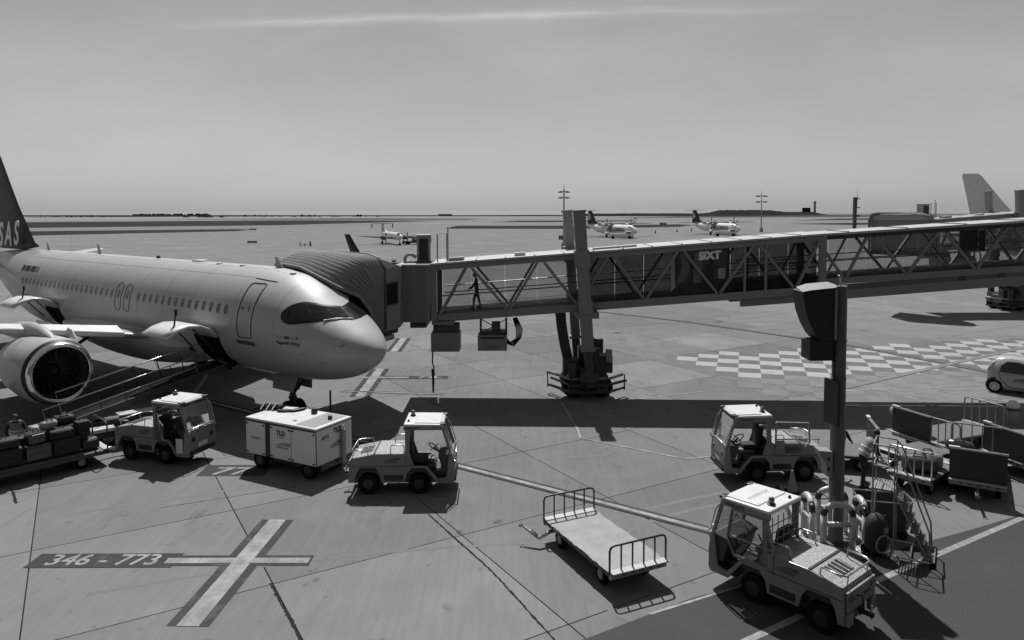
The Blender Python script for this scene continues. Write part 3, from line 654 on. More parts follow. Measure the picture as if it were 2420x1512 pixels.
# engines
def engine(sg):
    c = (11.25, 5.75 * sg, 2.0)
    n_ = MB().lathe([(1.15, .22), (1.245, .45), (1.29, 1.0), (1.29, 1.8), (1.19, 2.8), (.98, 3.7), (.95, 3.75), (.9, 3.3)], c, 'x', 40, False).build('nacelle', 'plane_skin', plane, smooth='all')
    MB().lathe([(.96, .30), (.945, .16), (.98, .04), (1.04, .0), (1.105, .05), (1.155, .235)], c, 'x', 40, False).build('inlet_lip', 'polished', n_, smooth='all')
    MB().lathe([(1.163, .24), (1.235, .42)], c, 'x', 40, False).build('inlet_band', 'plane_blue', n_, smooth='all')
    MB().lathe([(.96, .30), (.93, .7), (.93, 1.15)], c, 'x', 32, False).build('inlet_duct', 'bridge_dark', n_, smooth='all')
    MB().lathe([(.93, 1.25), (.3, 1.25)], c, 'x', 32, False).build('fan_backing', 'black_plastic', n_)
    sp = MB().lathe([(.01, .62), (.12, .72), (.24, .95), (.30, 1.2)], c, 'x', 20).build('spinner', 'black_paint', n_, smooth='all')
    bl = MB(); bl.grid([[(1.0 + .10 * s_ * (1 + r_), .18 * s_ + 0, r_) for s_ in (-1, 0, 1)] for r_ in (.27, .5, .7, .87)])
    bm = bl.mesh('fan_blade', MATS['dark_metal'])
    for k in range(18):
        o = link('fan_blade', bm, n_); o.location = c[:1] and (c[0], c[1], c[2]); o.rotation_euler = (2 * math.pi * k / 18, 0, 0)
    rows = []
    for x, z0, z1, w in ((11.9, 3.2, 3.22, .05), (12.3, 3.15, 3.42, .17), (13.0, 3.1, 3.62, .24), (13.9, 3.0, 3.70, .26), (15.2, 2.85, 3.6, .26), (17.5, 2.9, 3.2, .12)):
        rows.append([(x, c[1] + w * math.cos(a) , (z0 + z1) / 2 + (z1 - z0) / 2 * math.sin(a)) for a in [R(b) for b in range(0, 361, 24)]])
    MB().grid(rows).build('pylon', 'plane_skin', n_, smooth='all')
    MB().prism([(12.3, 3.05), (13.4, 3.1), (13.1, 3.42), (12.7, 3.38)], 'y', c[1] - .95 * sg - .02, c[1] - .95 * sg + .02).build('nacelle_strake', 'plane_grey', n_)
    return n_
n_ = engine(1); engine(-1)
MB().add([(13.0, 5.75 + .62, 3.13), (13.35, 5.75 + .62, 3.13), (13.35, 5.75 + .82, 2.98), (13.0, 5.75 + .82, 2.98)], [(0, 1, 2, 3)]).build('access_panel', 'print_grey', n_)
# tailplane
for sg in (1, -1):
    rows = [[(x0 + (x1 - x0) * f, y * sg, z + s_ * t_ * math.sin(math.pi * f ** .6)) for f, s_ in ((0, 0), (.1, 1), (.3, 1), (.6, 1), (1, 0), (.6, -1), (.3, -1), (.1, -1), (0, 0))] for y, x0, x1, z, t_ in ((.5, 31.6, 35.4, 4.9, .16), (6.2, 35.1, 36.7, 5.45, .06))]
    MB().grid(rows).build('tailplane', 'plane_skin', plane, smooth='all')
# landing gear
def wheel(mb, c, r, w, ax='y'):
    mb.lathe([(r * .55, -w / 2), (r * .9, -w / 2), (r, -w * .3), (r, w * .3), (r * .9, w / 2), (r * .55, w / 2)], c, ax, 20)
def rim(mb, c, r, w, ax='y'): mb.lathe([(r * .1, -w * .5), (r * .5, -w * .52), (r * .56, -w * .3), (r * .56, w * .3), (r * .5, w * .52), (r * .1, w * .5)], c, ax, 14)
ng = MB().tube([(5.07, 0, 2.0), (5.07, 0, .38)], .09, 12).tube([(5.07, 0, .9), (5.07, 0, .38)], .13, 12).tube([(5.07, 0, 1.0), (4.1, 0, 1.9)], .05).tube([(5.07, -.33, .38), (5.07, .33, .38)], .06).tube([(5.2, 0, 1.1), (5.35, 0, .8), (5.15, 0, .5)], .035).box(4.9, 5.25, -.16, .16, 1.15, 1.45).build('nose_gear_strut', 'dark_metal', plane)
for y in (-.24, .24):
    t_ = MB(); wheel(t_, (5.07, y, .38), .38, .21); o = t_.build('tyre', 'rubber', ng, smooth=40); rm = MB(); rim(rm, (5.07, y, .38), .38, .21); rm.build('rim', 'grey_paint', o)
for y in (-.38, .38): MB().add([(4.3, y * .8, 1.85), (5.9, y * .8, 1.8), (5.8, y * 1.15, 1.2), (4.5, y * 1.15, 1.2)], [(0, 1, 2, 3)]).build('gear_door', 'plane_grey', plane)
MB().tube([(3.2, .25, 1.9), (3.2, .25, .9)], .0).v
for sg in (1, -1):
    mg = MB().tube([(17.7, 3.8 * sg, 3.0), (17.7, 3.8 * sg, .6)], .14, 12).tube([(17.7, 2.0 * sg, 2.3), (17.7, 3.75 * sg, 1.3)], .08).tube([(17.7, 3.3 * sg, .58), (17.7, 4.3 * sg, .58)], .09).build('main_gear_strut', 'dark_metal', plane)
    for y in (3.38, 4.24):
        t_ = MB(); wheel(t_, (17.7, y * sg, .58), .58, .4); o = t_.build('tyre', 'rubber', mg, smooth=40); rm = MB(); rim(rm, (17.7, y * sg, .58), .58, .4); rm.build('rim', 'grey_paint', o)
    MB().add([(17.0, 4.05 * sg, 3.2), (18.4, 4.05 * sg, 3.2), (18.3, 4.1 * sg, 1.2), (17.1, 4.1 * sg, 1.2)], [(0, 1, 2, 3)]).build('gear_door', 'plane_grey', plane)
# second jet, only its white fin rises behind the far bridge
jet2 = copy_tree(plane, (85.0, 79, 0), R(180), 'plain white jet airliner whose bare tail fin stands behind the far bridge', skip=('fin_letter', 'lettering', 'flag', 'livery_block'))
for o in COL.objects:
    if o.parent == jet2 and o.name.startswith('tail_fin'): o.data = o.data.copy(); o.data.materials[0] = MATS['white_paint']
# ================================================================== PASSENGER BRIDGE
BR = thing('boarding_bridge', 'long glazed passenger boarding bridge docked at the nose of the large jet', 'passenger bridge', (2.7, 31, 0))
Y0, Y1 = 29.8, 32.3
zb = lambda x: 3.47 + .0725 * (x + 3.27)
za = lambda x: 4.93 + .062 * (x - 13)
def xat(d): return (d - 1210) / 1730 * Y0          # distance along the near face
def place(mb):      # survey correction of the tunnel: 0.85 m further out than first measured, ground kept at zero
    mb.v = [(x * 1.0285, y + .85, z - .0285 * (8.05 - z) * min(1, max(0, z) / 2.2)) for x, y, z in mb.v]; return mb
def bw(mb, name, m, parent=BR, raw=False, **k):
    if parent is not BR: return sub(mb, name, m, parent, raw, **k)
    return (mb if raw else place(mb)).build(name, m, parent, world=True, **k)
def sub(mb, name, m, parent, raw=False, **k):
    if not raw: place(mb)
    mb.xf(WM[BR.name].inverted()); return mb.build(name, m, parent, **k)
xL, xM, xR = -3.25, 12.75, 27.0
def beam(x0, x1, f, h, y, w, t): return MB().add([(x, y + j * w / 2, f(x) + h + k * t / 2) for x in (x0, x1) for j, k in ((-1, -1), (1, -1), (1, 1), (-1, 1))], [(3, 2, 1, 0), (4, 5, 6, 7), (0, 1, 5, 4), (1, 2, 6, 5), (2, 3, 7, 6), (3, 0, 4, 7)])
def slabx(x0, x1, f, h0, h1, y0, y1): return MB().add([(x, y, f(x) + h) for x in (x0, x1) for y, h in ((y0, h0), (y1, h0), (y1, h1), (y0, h1))], [(3, 2, 1, 0), (4, 5, 6, 7), (0, 1, 5, 4), (1, 2, 6, 5), (2, 3, 7, 6), (3, 0, 4, 7)])
# outer tunnel
for y in (Y0 + .06, Y1 - .06):
    bw(beam(xL, xM, zb, .13, y, .12, .30), 'bottom_chord', 'bridge_steel', bevel=.012)
    bw(beam(xL, xM, zb, 2.22, y, .12, .20), 'top_chord', 'bridge_steel', bevel=.012)
bw(slabx(xL, xM, zb, .18, .26, Y0 + .13, Y1 - .13), 'floor', 'interior')
rf = bw(slabx(xL - .1, xM, zb, 2.335, 2.42, Y0 - .06, Y1 + .06), 'roof', 'bridge_roof', bevel=.01)
bw(slabx(xL, xM, zb, 2.30, 2.33, Y0 + .13, Y1 - .13), 'ceiling', 'interior')
for k in range(13):
    x = xL + .55 + k * 1.2; sub(slabx(x, x + .05, zb, 2.424, 2.45, Y0 - .05, Y1 + .05), 'roof_seam', 'bridge_roof', rf)
sub(slabx(3.4, 5.2, zb, 2.424, 2.50, 30.5, 31.0), 'roof_hatch', 'bridge_roof', rf)
sub(slabx(-2.6, -2.0, zb, 2.424, 2.56, 30.1, 30.7), 'roof_box', 'grey_paint', rf)
sub(slabx(.1, .55, zb, 2.424, 2.56, 30.2, 30.6), 'roof_box', 'white_paint', rf)
def node(d): return xat(d)
B_nodes = [(1034, 0), (1106, 1), (1201, 0), (1278, 1), (1366, 0), (1445, 1), (1526, 0), (1610, 1), (1700, 0), (1790, 1), (1882, 0), (1946, 1)]
for y, dx in ((Y0 + .06, 0), (Y1 - .06, .0)):
    for (a, i), (b, j) in zip(B_nodes, B_nodes[1:]):
        xa, xb = node(a) + dx, node(b) + dx; oa, ob = (.16 if i == 0 else -.13) * 0, 0
        p = (xa + (.13 if i == 1 else .06), y, zb(xa) + (.30 if i == 0 else 2.12)); q = (xb - (.13 if j == 1 else .06), y, zb(xb) + (.30 if j == 0 else 2.12))
        bw(MB().bar(p, q, .10, .15, (0, 1, 0)), 'diagonal_brace', 'bridge_steel')
posts = [xL + .05, node(1366), node(1762), node(1812), xM - .06]
for y in (Y0 + .05, Y1 - .05):
    for i, x in enumerate(posts):
        if i == 1: continue
        w = .22 if i in (0,) else (.30 if i == 4 else .09)
        bw(MB().box(x - w / 2, x + w / 2, y - .07, y + .07, zb(x) + .02, zb(x) + 2.3), 'post', 'bridge_steel', bevel=.01)
# glass: clear to the left of the columns, tinted to the right
def panes(x0, x1, f, m, step, h0, h1, ys, name='glass_pane'):
    n = max(1, round((x1 - x0) / step))
    for y in ys:
        for k in range(n):
            a = x0 + (x1 - x0) * k / n + .012; b = x0 + (x1 - x0) * (k + 1) / n - .012
            bw(slabx(a, b, f, h0, h1, y - .006, y + .006), name, m)
panes(xL + .2, node(1352), zb, 'clear_glass', 1.25, .30, 2.13, (Y0 + .16, Y1 - .16))
panes(node(1386), xM - .25, zb, 'tinted_glass', 1.25, .30, 2.13, (Y0 + .16,)); panes(node(1386), xM - .25, zb, 'clear_glass', 1.25, .30, 2.13, (Y1 - .16,))
for y in (Y0 + .24, Y1 - .24):
    for h_ in (.98, 1.28) if y > 31 else (1.05,):
        bw(MB().tube([(xL + .3, y, zb(xL) + h_), (xM, y, zb(xM) + h_)], .025), 'handrail', 'steel' if h_ > 1.2 else 'grey_paint')
bw(slabx(xL + .2, xM, zb, .27, .31, Y1 - .21, Y1 - .19), 'floor_trim', 'steel')
# inner tunnel, narrower, slides into the outer one
ya, yb = Y0 + .24, Y1 - .24
for y in (ya + .05, yb - .05):
    bw(beam(node(1700), xR, za, .12, y, .1, .26), 'bottom_chord', 'bridge_steel', bevel=.012)
    bw(beam(xM + .1, xR, za, 1.93, y, .1, .16), 'top_chord', 'bridge_dark', bevel=.012)
bw(slabx(xM - 4, xR, za, .26, .34, ya + .12, yb - .12), 'floor', 'interior')
rf2 = bw(slabx(xM, xR, za, 2.02, 2.12, ya - .1, yb + .1), 'roof', 'bridge_roof', bevel=.01)
bw(slabx(xM, xR, za, 1.98, 2.015, ya - .12, yb + .12), 'roof_gutter', 'bridge_dark')
for k in range(6):
    x = xM + 1 + k * 2.4; sub(slabx(x, x + .06, za, 2.124, 2.15, ya - .1, yb + .1), 'roof_seam', 'bridge_dark', rf2)
A_nodes = [(1960, 1), (2006, 0), (2067, 1), (2155, 0), (2235, 1), (2319, 0), (2401, 1), (2484, 0), (2570, 1), (2650, 0), (2740, 1)]
A_nodes[0] = (1930, 1)
for y, dx in ((ya + .05, 0), (yb - .05, -.0)):
    for (a, i), (b, j) in zip(A_nodes, A_nodes[1:]):
        xa, xb = node(a), node(b); p = (xa + (.16 if i else .06), y, za(xa) + (.26 if i == 0 else 1.85)); q = (xb - (.16 if j else .06), y, za(xb) + (.26 if j == 0 else 1.85))
        if xa < xM - 1: continue
        bw(MB().bar(p, q, .09, .14, (0, 1, 0)), 'diagonal_brace', 'bridge_steel')
panes(xM + .3, xR, za, 'clear_glass', 1.6, .26, 1.86, (ya + .13, yb - .13))
for h_ in (.85, 1.1): bw(MB().tube([(xM - 3, yb - .2, za(xM - 3) + h_), (xR, yb - .2, za(xR) + h_)], .022), 'handrail', 'grey_paint')
bw(MB().tube([(xM - 3, ya + .2, za(xM - 3) + .95), (xR, ya + .2, za(xR) + .95)], .022), 'handrail', 'grey_paint')
# support rail below the inner tunnel
for y in (Y0 + .35, Y1 - .5):
    bw(MB().add([(x, y + j * .12, z) for x, z0, z1 in ((9.45, 4.02, 4.37), (23, 5.03, 5.42)) for j, z in ((-1, z0), (1, z0), (1, z1), (-1, z1))], [(3, 2, 1, 0), (4, 5, 6, 7), (0, 1, 5, 4), (1, 2, 6, 5), (2, 3, 7, 6), (3, 0, 4, 7)]), 'support_rail', 'bridge_steel', bevel=.01)
for x in (13.5, 18.6, 20.2): bw(MB().box(x - .12, x + .12, Y0 + .3, Y0 + .42, 4.2 + .0755 * (x - 9.45) , za(x) + .03), 'hanger', 'bridge_dark')
bw(slabx(9.5, 12.7, zb, -.05, .0, Y0 + .2, Y1 - .2), 'roller_tray', 'bridge_dark')
# corrugated corridor and rotating cab
P2 = (-4.55, 29.5)
bw(slabx(-4.5, xL - .12, lambda x: 3.42, .05, 2.35, Y0 - .02, Y1 + .1), 'corridor_wall', 'corrugated')
cr_ = KIDS(BR)[-1]
for k in range(17):
    x = -4.42 + k * .065; 
    if x > xL - .22: break
    sub(MB().box(x, x + .03, Y0 - .045, Y0 - .021, 3.52, 5.72), 'rib', 'corrugated', cr_)
bw(MB().box(-4.62, xL - .1, Y0 - .12, Y1 + .2, 5.775, 5.86), 'corridor_roof', 'bridge_roof', bevel=.015)
bw(MB().box(-4.2, xL - .3, Y0 + .1, Y1 - .2, 3.22, 3.46), 'underframe', 'bridge_dark')
AXx, AXy = Vector((-.7944, .6074, 0)), Vector((-.6074, -.7944, 0))       # aft and starboard of the airliner, world
def ac(x, out, z): p = Vector((-4.44, 24.9, 0)) + AXx * x - AXy * out; return (p.x, p.y, z)
def acprism(poly, z0, z1): 
    P = [ac(a, b, z0) for a, b in poly] + [ac(a, b, z1) for a, b in poly]; n = len(poly)
    return MB().add(P, [tuple(range(n)), tuple(reversed(range(n, 2 * n)))] + [(i, n + i, n + (i + 1) % n, (i + 1) % n) for i in range(n)])
cab = bw(acprism([(2.62, 2.5), (6.85, 2.5), (6.85, 5.6), (3.71, 4.6), (2.9, 3.6)], 3.3, 5.78), 'cab', 'bridge_steel', bevel=.02, raw=True)
bw(MB().add([ac(2.58, 2.46, 6.12), ac(6.9, 2.46, 6.12), ac(6.9, 4.95, 5.86), ac(2.86, 3.62, 5.8), ac(2.62, 2.5, 5.78), ac(6.85, 2.5, 5.78), ac(6.85, 4.9, 5.78), ac(2.9, 3.6, 5.78)], [(0, 1, 2, 3), (0, 3, 7, 4), (0, 4, 5, 1), (2, 1, 5, 6), (3, 2, 6, 7)]), 'cab_roof', 'bridge_roof', raw=True)
bw(acprism([(2.6, 2.1), (6.9, 2.1), (6.9, 4.4), (2.9, 3.5)], 3.12, 3.34), 'cab_floor', 'bridge_dark', bevel=.02, raw=True)
bw(acprism([(2.5, 2.3), (3.6, 2.0), (3.6, 3.2), (2.7, 3.1)], 2.92, 3.12), 'bumper_tray', 'grey_paint', bevel=.02, raw=True)
def cabq(f0, f1, z0, z1, off):       # a quad on the visible side wall, between (2.62, 2.5) and (2.9, 3.6)
    q = []
    for f, z in ((f0, z0), (f1, z0), (f1, z1), (f0, z1)): q.append(ac(2.62 + .28 * f - off, 2.5 + 1.1 * f + off * .25, z))
    return q
wf_ = bw(MB().poly(cabq(.04, .86, 4.30, 5.20, .025)), 'window_frame', 'bridge_dark', raw=True); sub(MB().poly(cabq(.09, .81, 4.35, 5.15, .04)), 'cab_window', 'cockpit_glass', wf_, raw=True)
# bellows canopy: separate folds from the cab frame to the fuselage skin
back = [(2.62, 2.5, 3.4), (2.62, 2.5, 4.6), (2.62, 2.5, 5.7), (2.9, 2.5, 6.1), (3.5, 2.5, 6.25), (4.8, 2.5, 6.28), (6.2, 2.5, 6.25), (6.7, 2.5, 6.05), (6.9, 2.5, 5.6), (6.9, 2.5, 4.4), (6.9, 2.5, 3.4)]
def onport(x, z, t_): p = hull(x, 180 - t_); return (x, -p[1] + .04, p[2])
front = [(2.55, 1.75, 3.35), (2.5, 1.72, 4.2), (2.55, 1.2, 4.85), (2.9, .55, 5.22), (3.5, .35, 5.50), (4.8, .3, 5.88), (6.3, .3, 5.98), (6.8, .6, 5.9), (7.1, 1.3, 5.4), (7.1, 1.95, 4.4), (7.1, 1.95, 3.4)]
def fold(t_, sw):
    P = []
    for a, b in zip(front, back):
        q = [a[i] + (b[i] - a[i]) * t_ for i in range(3)]; bulge = .55 * math.sin(math.pi * t_) ** .8
        cx = 4.8; dx = (q[0] - cx) / 2.2; dz = max(0, (q[2] - 5.0)); q[0] += dx * sw; q[2] += (sw + .22 * math.sin(math.pi * t_)) * (1 if dz > .3 else .0); P.append(ac(*q))
    return P
NF = 12
for k in range(NF):
    t0, t1 = k / NF, (k + 1) / NF; rows = [fold(t0, -.03), fold(t0 + .3 / NF, .055), fold(t0 + .7 / NF, .065), fold(t1, -.03)]
    me = bw(MB().grid(rows), 'bellows_fold', 'canopy_cloth', smooth=55, raw=True); me['fold'] = k
lip = bw(MB().tube(fold(-.03, .02), .07, 8), 'bellows_lip', 'canopy_cloth', smooth='all', raw=True)
bw(MB().tube(fold(1.0, .05), .06, 8), 'bellows_frame', 'bridge_dark', smooth='all', raw=True)
# roof top equipment of the cab end
ub = bw(MB().box(-4.02, -3.45, 30.6, 31.3, 5.86, 6.98, rz=.12), 'roof_unit', 'grey_paint', bevel=.02)
sub(MB().box(-3.92, -3.56, 30.55, 30.62, 5.98, 6.86, rz=.12, c=(-3.74, 30.95)), 'grille', 'black_plastic', ub)
sub(MB().box(-4.06, -3.41, 30.55, 31.35, 6.98, 7.03, rz=.12), 'cover', 'bridge_roof', ub)
bw(MB().box(-4.4, -3.3, 30.5, 31.4, 5.86, 5.93), 'roof_plinth', 'bridge_dark')
bw(MB().tube([(-4.45, 30.4, 5.86), (-4.45, 30.4, 6.08), (-4.36, 30.42, 6.2), (-4.2, 30.45, 6.22), (-4.0, 30.5, 6.1)], .07, 10), 'vent_pipe', 'corrugated', smooth='all')
bw(MB().tube([(-3.15, 30.9, 5.9), (-3.15, 30.9, 7.05), (-2.75, 30.9, 7.08), (-2.75, 30.9, 5.9)], .03), 'roof_rail', 'grey_paint')
bw(MB().tube([(-2.72, 31.1, 5.9), (-2.72, 31.1, 7.35)], .025), 'aerial', 'grey_paint')
bw(MB().lathe([(.2, 0), (.24, .04), (.06, .07), (.12, .13), (.02, .2)], (-4.9, 30.3, 5.86), n=10), 'rotor_bearing', 'dark_metal')
# lift columns, square to the tunnel, and the wheel bogie
LEAN = math.atan(.0655)
def col(y, xb, z0, z1, w, name, m, parent=BR, extra=None):
    mb = MB().box(-w / 2, w / 2, -w / 2, w / 2, z0, z1); mb.xf(Matrix.Translation((xb, y, 0)) @ Matrix.Rotation(-LEAN, 4, 'Y')); return bw(mb, name, m, parent, bevel=.015)
for y, xb, cw in ((Y0 - .36, 3.22, .47), (Y1 + .36, 2.99, .40)):
    c_ = col(y, xb, 2.35, 8.02, cw, 'lift_column', 'bridge_steel'); col(y, xb, .7, 2.4, .34, 'inner_column', 'bridge_dark'); 
    col(y, xb, 7.95, 8.06, .52, 'column_cap', 'bridge_steel', c_); col(y, xb, 2.33, 2.45, .56, 'column_collar', 'bridge_steel', c_)
    col(y, xb, zb(2.8) - .05, zb(2.8) + .5, .56, 'column_collar', 'bridge_steel', c_); col(y, xb, 5.75, 6.45, .58, 'column_collar', 'bridge_steel', c_)
bw(MB().box(2.6, 3.5, Y0 - .55, Y1 + .55, zb(3) - .26, zb(3) - .03), 'cross_beam', 'bridge_steel', bevel=.01)
bw(MB().box(2.75, 3.5, Y0 - .6, Y1 + .6, .95, 1.35), 'bogie_beam', 'bridge_dark', bevel=.02)
bw(MB().box(2.35, 3.85, 30.0, 31.8, .45, 1.25), 'bogie_frame', 'bridge_dark', bevel=.03)
for y in (30.35, 31.75):
    for x in (2.55, 3.7):
        t_ = MB(); wheel(t_, (x, y, .5), .5, .42, 'y'); o = bw(t_, 'wheel', 'rubber', smooth=40); rm = MB(); rim(rm, (x, y, .5), .5, .42, 'y'); sub(rm, 'rim', 'grey_paint', o)
for x0, x1, y0, y1, z0, z1, m_ in ((3.3, 4.15, 30.0, 30.7, 1.05, 1.65, 'bridge_dark'), (2.1, 2.75, 30.0, 30.6, 1.0, 1.5, 'dark_metal'), (3.4, 3.95, 31.6, 32.2, 1.05, 2.1, 'bridge_dark'), (3.35, 3.6, 29.9, 30.05, 1.5, 2.0, 'dark_metal'), (2.8, 3.2, 30.7, 31.3, 1.05, 1.9, 'dark_metal'), (3.85, 4.1, 29.75, 30.0, 1.6, 1.95, 'grey_paint'), (2.3, 2.6, 29.6, 29.9, .95, 1.35, 'bridge_dark')):
    bw(MB().box(x0, x1, y0, y1, z0 + .15, z1 + .35), 'drive_box', m_, bevel=.02)
for z, g in ((.38, 0), (.72, .1), (1.0, -.06)):
    for (a, b) in (((1.55 + g, 31.2), (2.35, 29.75)), ((2.3, 29.7 - g), (3.95, 29.7 - g)), ((4.0, 29.8), (4.7 + g, 30.5))):
        bw(MB().bar((*a, z), (*b, z + .02), .07, .12), 'bumper_rail', 'grey_paint' if z > .9 else 'bridge_dark', bevel=.01)
for p in ((2.4, 29.75), (3.9, 29.72), (1.5, 31.0), (4.7, 30.4)): bw(MB().bar((*p, .3), (*p, 1.05), .05, .05, (0, 1, 0)), 'rail_post', 'dark_metal')
# flexible cable ladder from the tunnel down to the bogie
P_ = [Vector((2.05 + .5 * t_ ** 1.5, 30.9, 3.7 - 2.75 * t_)) for t_ in np.linspace(0, 1, 14)]
cl = bw(MB().bar((1.95, 30.9, 4.0), (2.02, 30.9, 3.55), .6, .35, (1, 0, 0)), 'cable_carrier', 'bridge_dark')
for sx_ in (-.17, .17): sub(MB().tube([(p.x + sx_, p.y, p.z) for p in P_], .055, 6), 'side_chain', 'bridge_dark', cl)
for a, b in zip(P_, P_[1:]):
    m_ = (a + b) / 2; sub(MB().bar((m_.x - .16, m_.y, m_.z), (m_.x + .16, m_.y, m_.z), .10, .205), 'chain_link', 'bridge_dark', cl)
# boxes hung under the tunnel
h1 = bw(MB().box(-3.34, -2.16, 29.75, 30.7, 2.25, 3.02), 'ground_power_box', 'bridge_steel', bevel=.02); bw(MB().box(-3.25, -2.2, 29.85, 30.6, 3.03, 3.35), 'hanging_frame', 'bridge_dark'); bw(MB().box(-3.3, -2.4, 29.8, 31, 3.36, 3.55), 'hanging_frame', 'bridge_steel')
h2 = bw(MB().box(-1.42, -.22, 29.75, 30.6, 2.28, 2.92), 'air_box', 'bridge_steel', bevel=.02)
sub(MB().box(-1.3, -.32, 29.735, 29.75, 2.78, 2.86), 'vent_slot', 'black_plastic', h2)
for x in (-1.3, -.25): bw(MB().bar((x, 30.0, 2.92), (x, 30.0, 3.62), .09, .09, (0, 1, 0)), 'hanger', 'bridge_dark')
bw(MB().bar((-1.3, 30.05, 2.95), (-.25, 30.05, 3.55), .035, .035), 'hanger_brace', 'dark_metal'); bw(MB().bar((-.25, 30.1, 2.95), (-1.3, 30.1, 3.55), .035, .035), 'hanger_brace', 'dark_metal')
bw(MB().box(-1.35, -.3, 29.9, 30.5, 2.92, 3.08), 'hanging_frame', 'dark_metal'); bw(MB().box(-.85, -.5, 30.0, 30.4, 3.08, 3.42), 'compressor', 'bridge_dark', bevel=.03)
for k in range(6):
    r_ = .22 + .05 * k; bw(MB().tube([(-.22, 29.95 + .05 * k, 2.75 - .05 * k), (-.22 + r_ * .6, 29.95 + .05 * k, 2.6 - .04 * k), (-.02 + r_ * .8, 29.95 + .05 * k, 2.75), (-.05 + r_, 29.95 + .05 * k, 3.1), (-.1 + r_ * .6, 30 + .05 * k, 3.6)], .022, 6), 'hose', 'rubber', smooth='all')
o = bw(MB().tube([(-3.28, 29.9, 2.3), (-3.3, 29.9, 1.75), (-3.24, 29.9, 1.5), (-3.32, 29.9, 1.3), (-3.27, 29.9, .95), (-3.28, 29.9, .35)], [.03, .03, .025, .03, .05, .035], 6), 'hanging_cable', 'rubber', smooth='all')
bw(MB().tube([(-3.28, 29.88, 1.45), (-3.27, 29.88, 1.15)], .07, 8), 'cable_plug', 'black_plastic')
lettering('AXA POWER', .10, BR, 'print_dark', Vector((-.84 - 2.7, 29.735 + .85 - 31, 2.27)), (1, 0, 0), (0, 0, 1))
# printed film inside the tinted panes: rental advert
ax0, ax1 = node(1588), node(1722); 
glass('film_glass', .30, refl=.3); mat('advert_dark', .012, .5, var=.5, scale=1.5); mat('advert_mid', .10, .5, var=.6, scale=1.4); mat('advert_light', .26, .5, var=.3)
yf = Y0 + .13
ad = bw(slabx(ax0, ax1, zb, .30, 2.12, yf, yf + .01), 'advert_panel', 'film_glass')
def film(pts, m_, nm='advert_print'):
    P = [(ax0 + (ax1 - ax0) * u_, yf - .006, zb(ax0 + (ax1 - ax0) * u_) + .30 + 1.82 * v_) for u_, v_ in pts]; return sub(MB().poly(P), nm, m_, ad)
film([(0, 0), (1, 0), (1, .30), (.72, .34), (.45, .24), (.2, .30), (0, .1)], 'advert_dark'); film([(.10, .30), (.22, .28), (.34, .55), (.30, .97), (.16, .97), (.2, .62)], 'advert_mid')
film([(.40, .25), (.52, .26), (.56, .60), (.50, .95), (.42, .95), (.40, .6)], 'advert_mid'); film([(.60, .34), (.74, .35), (.80, .62), (.73, .78), (.62, .60)], 'advert_dark'); film([(.84, .3), (.96, .3), (.97, .55), (.84, .55)], 'advert_light'); film([(0, .1), (.08, .2), (.06, .95), (0, .95)], 'advert_light')
lettering('SiXT', .46, ad, 'print_white', Vector((node(1680) * 1.0285 - 2.7, yf + .85 - .012 - 31, zb(node(1680)) + 1.80)), (1, 0, .0725), (0, 0, 1), bold=.03)
bw(MB().box(node(2336), node(2400), yb - .35, yb - .28, za(19) + .9, za(19) + 1.8), 'notice_board', 'advert_dark')
# far bridge of the next stand: the same type of bridge, parked empty
BR2 = copy_tree(BR, (2.7 + 36.3, 31 + 26.2, 0), R(1.5), 'second boarding bridge parked empty in the background at right', skip=('lettering', 'advert_panel', 'shade_panel', 'notice_board', 'hanging_cable', 'cable_plug'))
for o in KIDS(BR2):
    if o.name.startswith('bellows_lip') or o.get('fold', 99) < 8: bpy.data.objects.remove(o)
for o in KIDS(BR2):          # this one stands raised for a taller aircraft: only the drive bogie stays down
    n_0 = o.name.split('.')[0]
    if n_0 == 'inner_column': o.scale.z = 1.62
    elif n_0 == 'cable_carrier': o.location.z = .8
    elif n_0 not in ('bogie_beam', 'bogie_frame', 'wheel', 'drive_box', 'bumper_rail', 'rail_post'): o.location.z = 1.4
# ================================================================== TRACTORS (local: x forward, y left, z up)
def torus_pts(c, r, axis_t, n=20):
    return [(c[0] + r * math.sin(axis_t) * math.cos(a), c[1] + r * math.sin(a), c[2] + r * math.cos(axis_t) * math.cos(a)) for a in [2 * math.pi * k / n for k in range(n)]]
def hoop(x0, x1, y, z0, h, r=.018):
    c = .07; return MB().tube([(x0, y, z0), (x0, y, z0 + h - c), (x0 + c * .3, y, z0 + h - c * .3), (x0 + c, y, z0 + h), (x1 - c, y, z0 + h), (x1 - c * .3, y, z0 + h - c * .3), (x1, y, z0 + h - c), (x1, y, z0)], r, 7)
def aplogo(parent, o, xd, ud, s=1., m='print_dark', word=True):
    xd, ud = Vector(xd), Vector(ud); nd = xd.cross(ud) * .004; o = Vector(o) + nd
    def q(pts): return MB().poly([tuple(o + xd * a * s + ud * b * s) for a, b in pts])
    for k in range(4): q([(-.22 + k * .085, 0), (-.17 + k * .085, 0), (-.10 + k * .085, .05 + .025 * k), (-.13 + k * .085, .05 + .025 * k)]).build('logo_stroke', m, parent)
    lettering('AP', .15 * s, parent, m, o + xd * .21 * s + ud * .055 * s, xd, ud, shear=.35, bold=.004)
    if word: lettering('AVIAPARTNER', .066 * s, parent, m, o - ud * .05 * s, xd, ud, shear=.1, spacing=1.05)
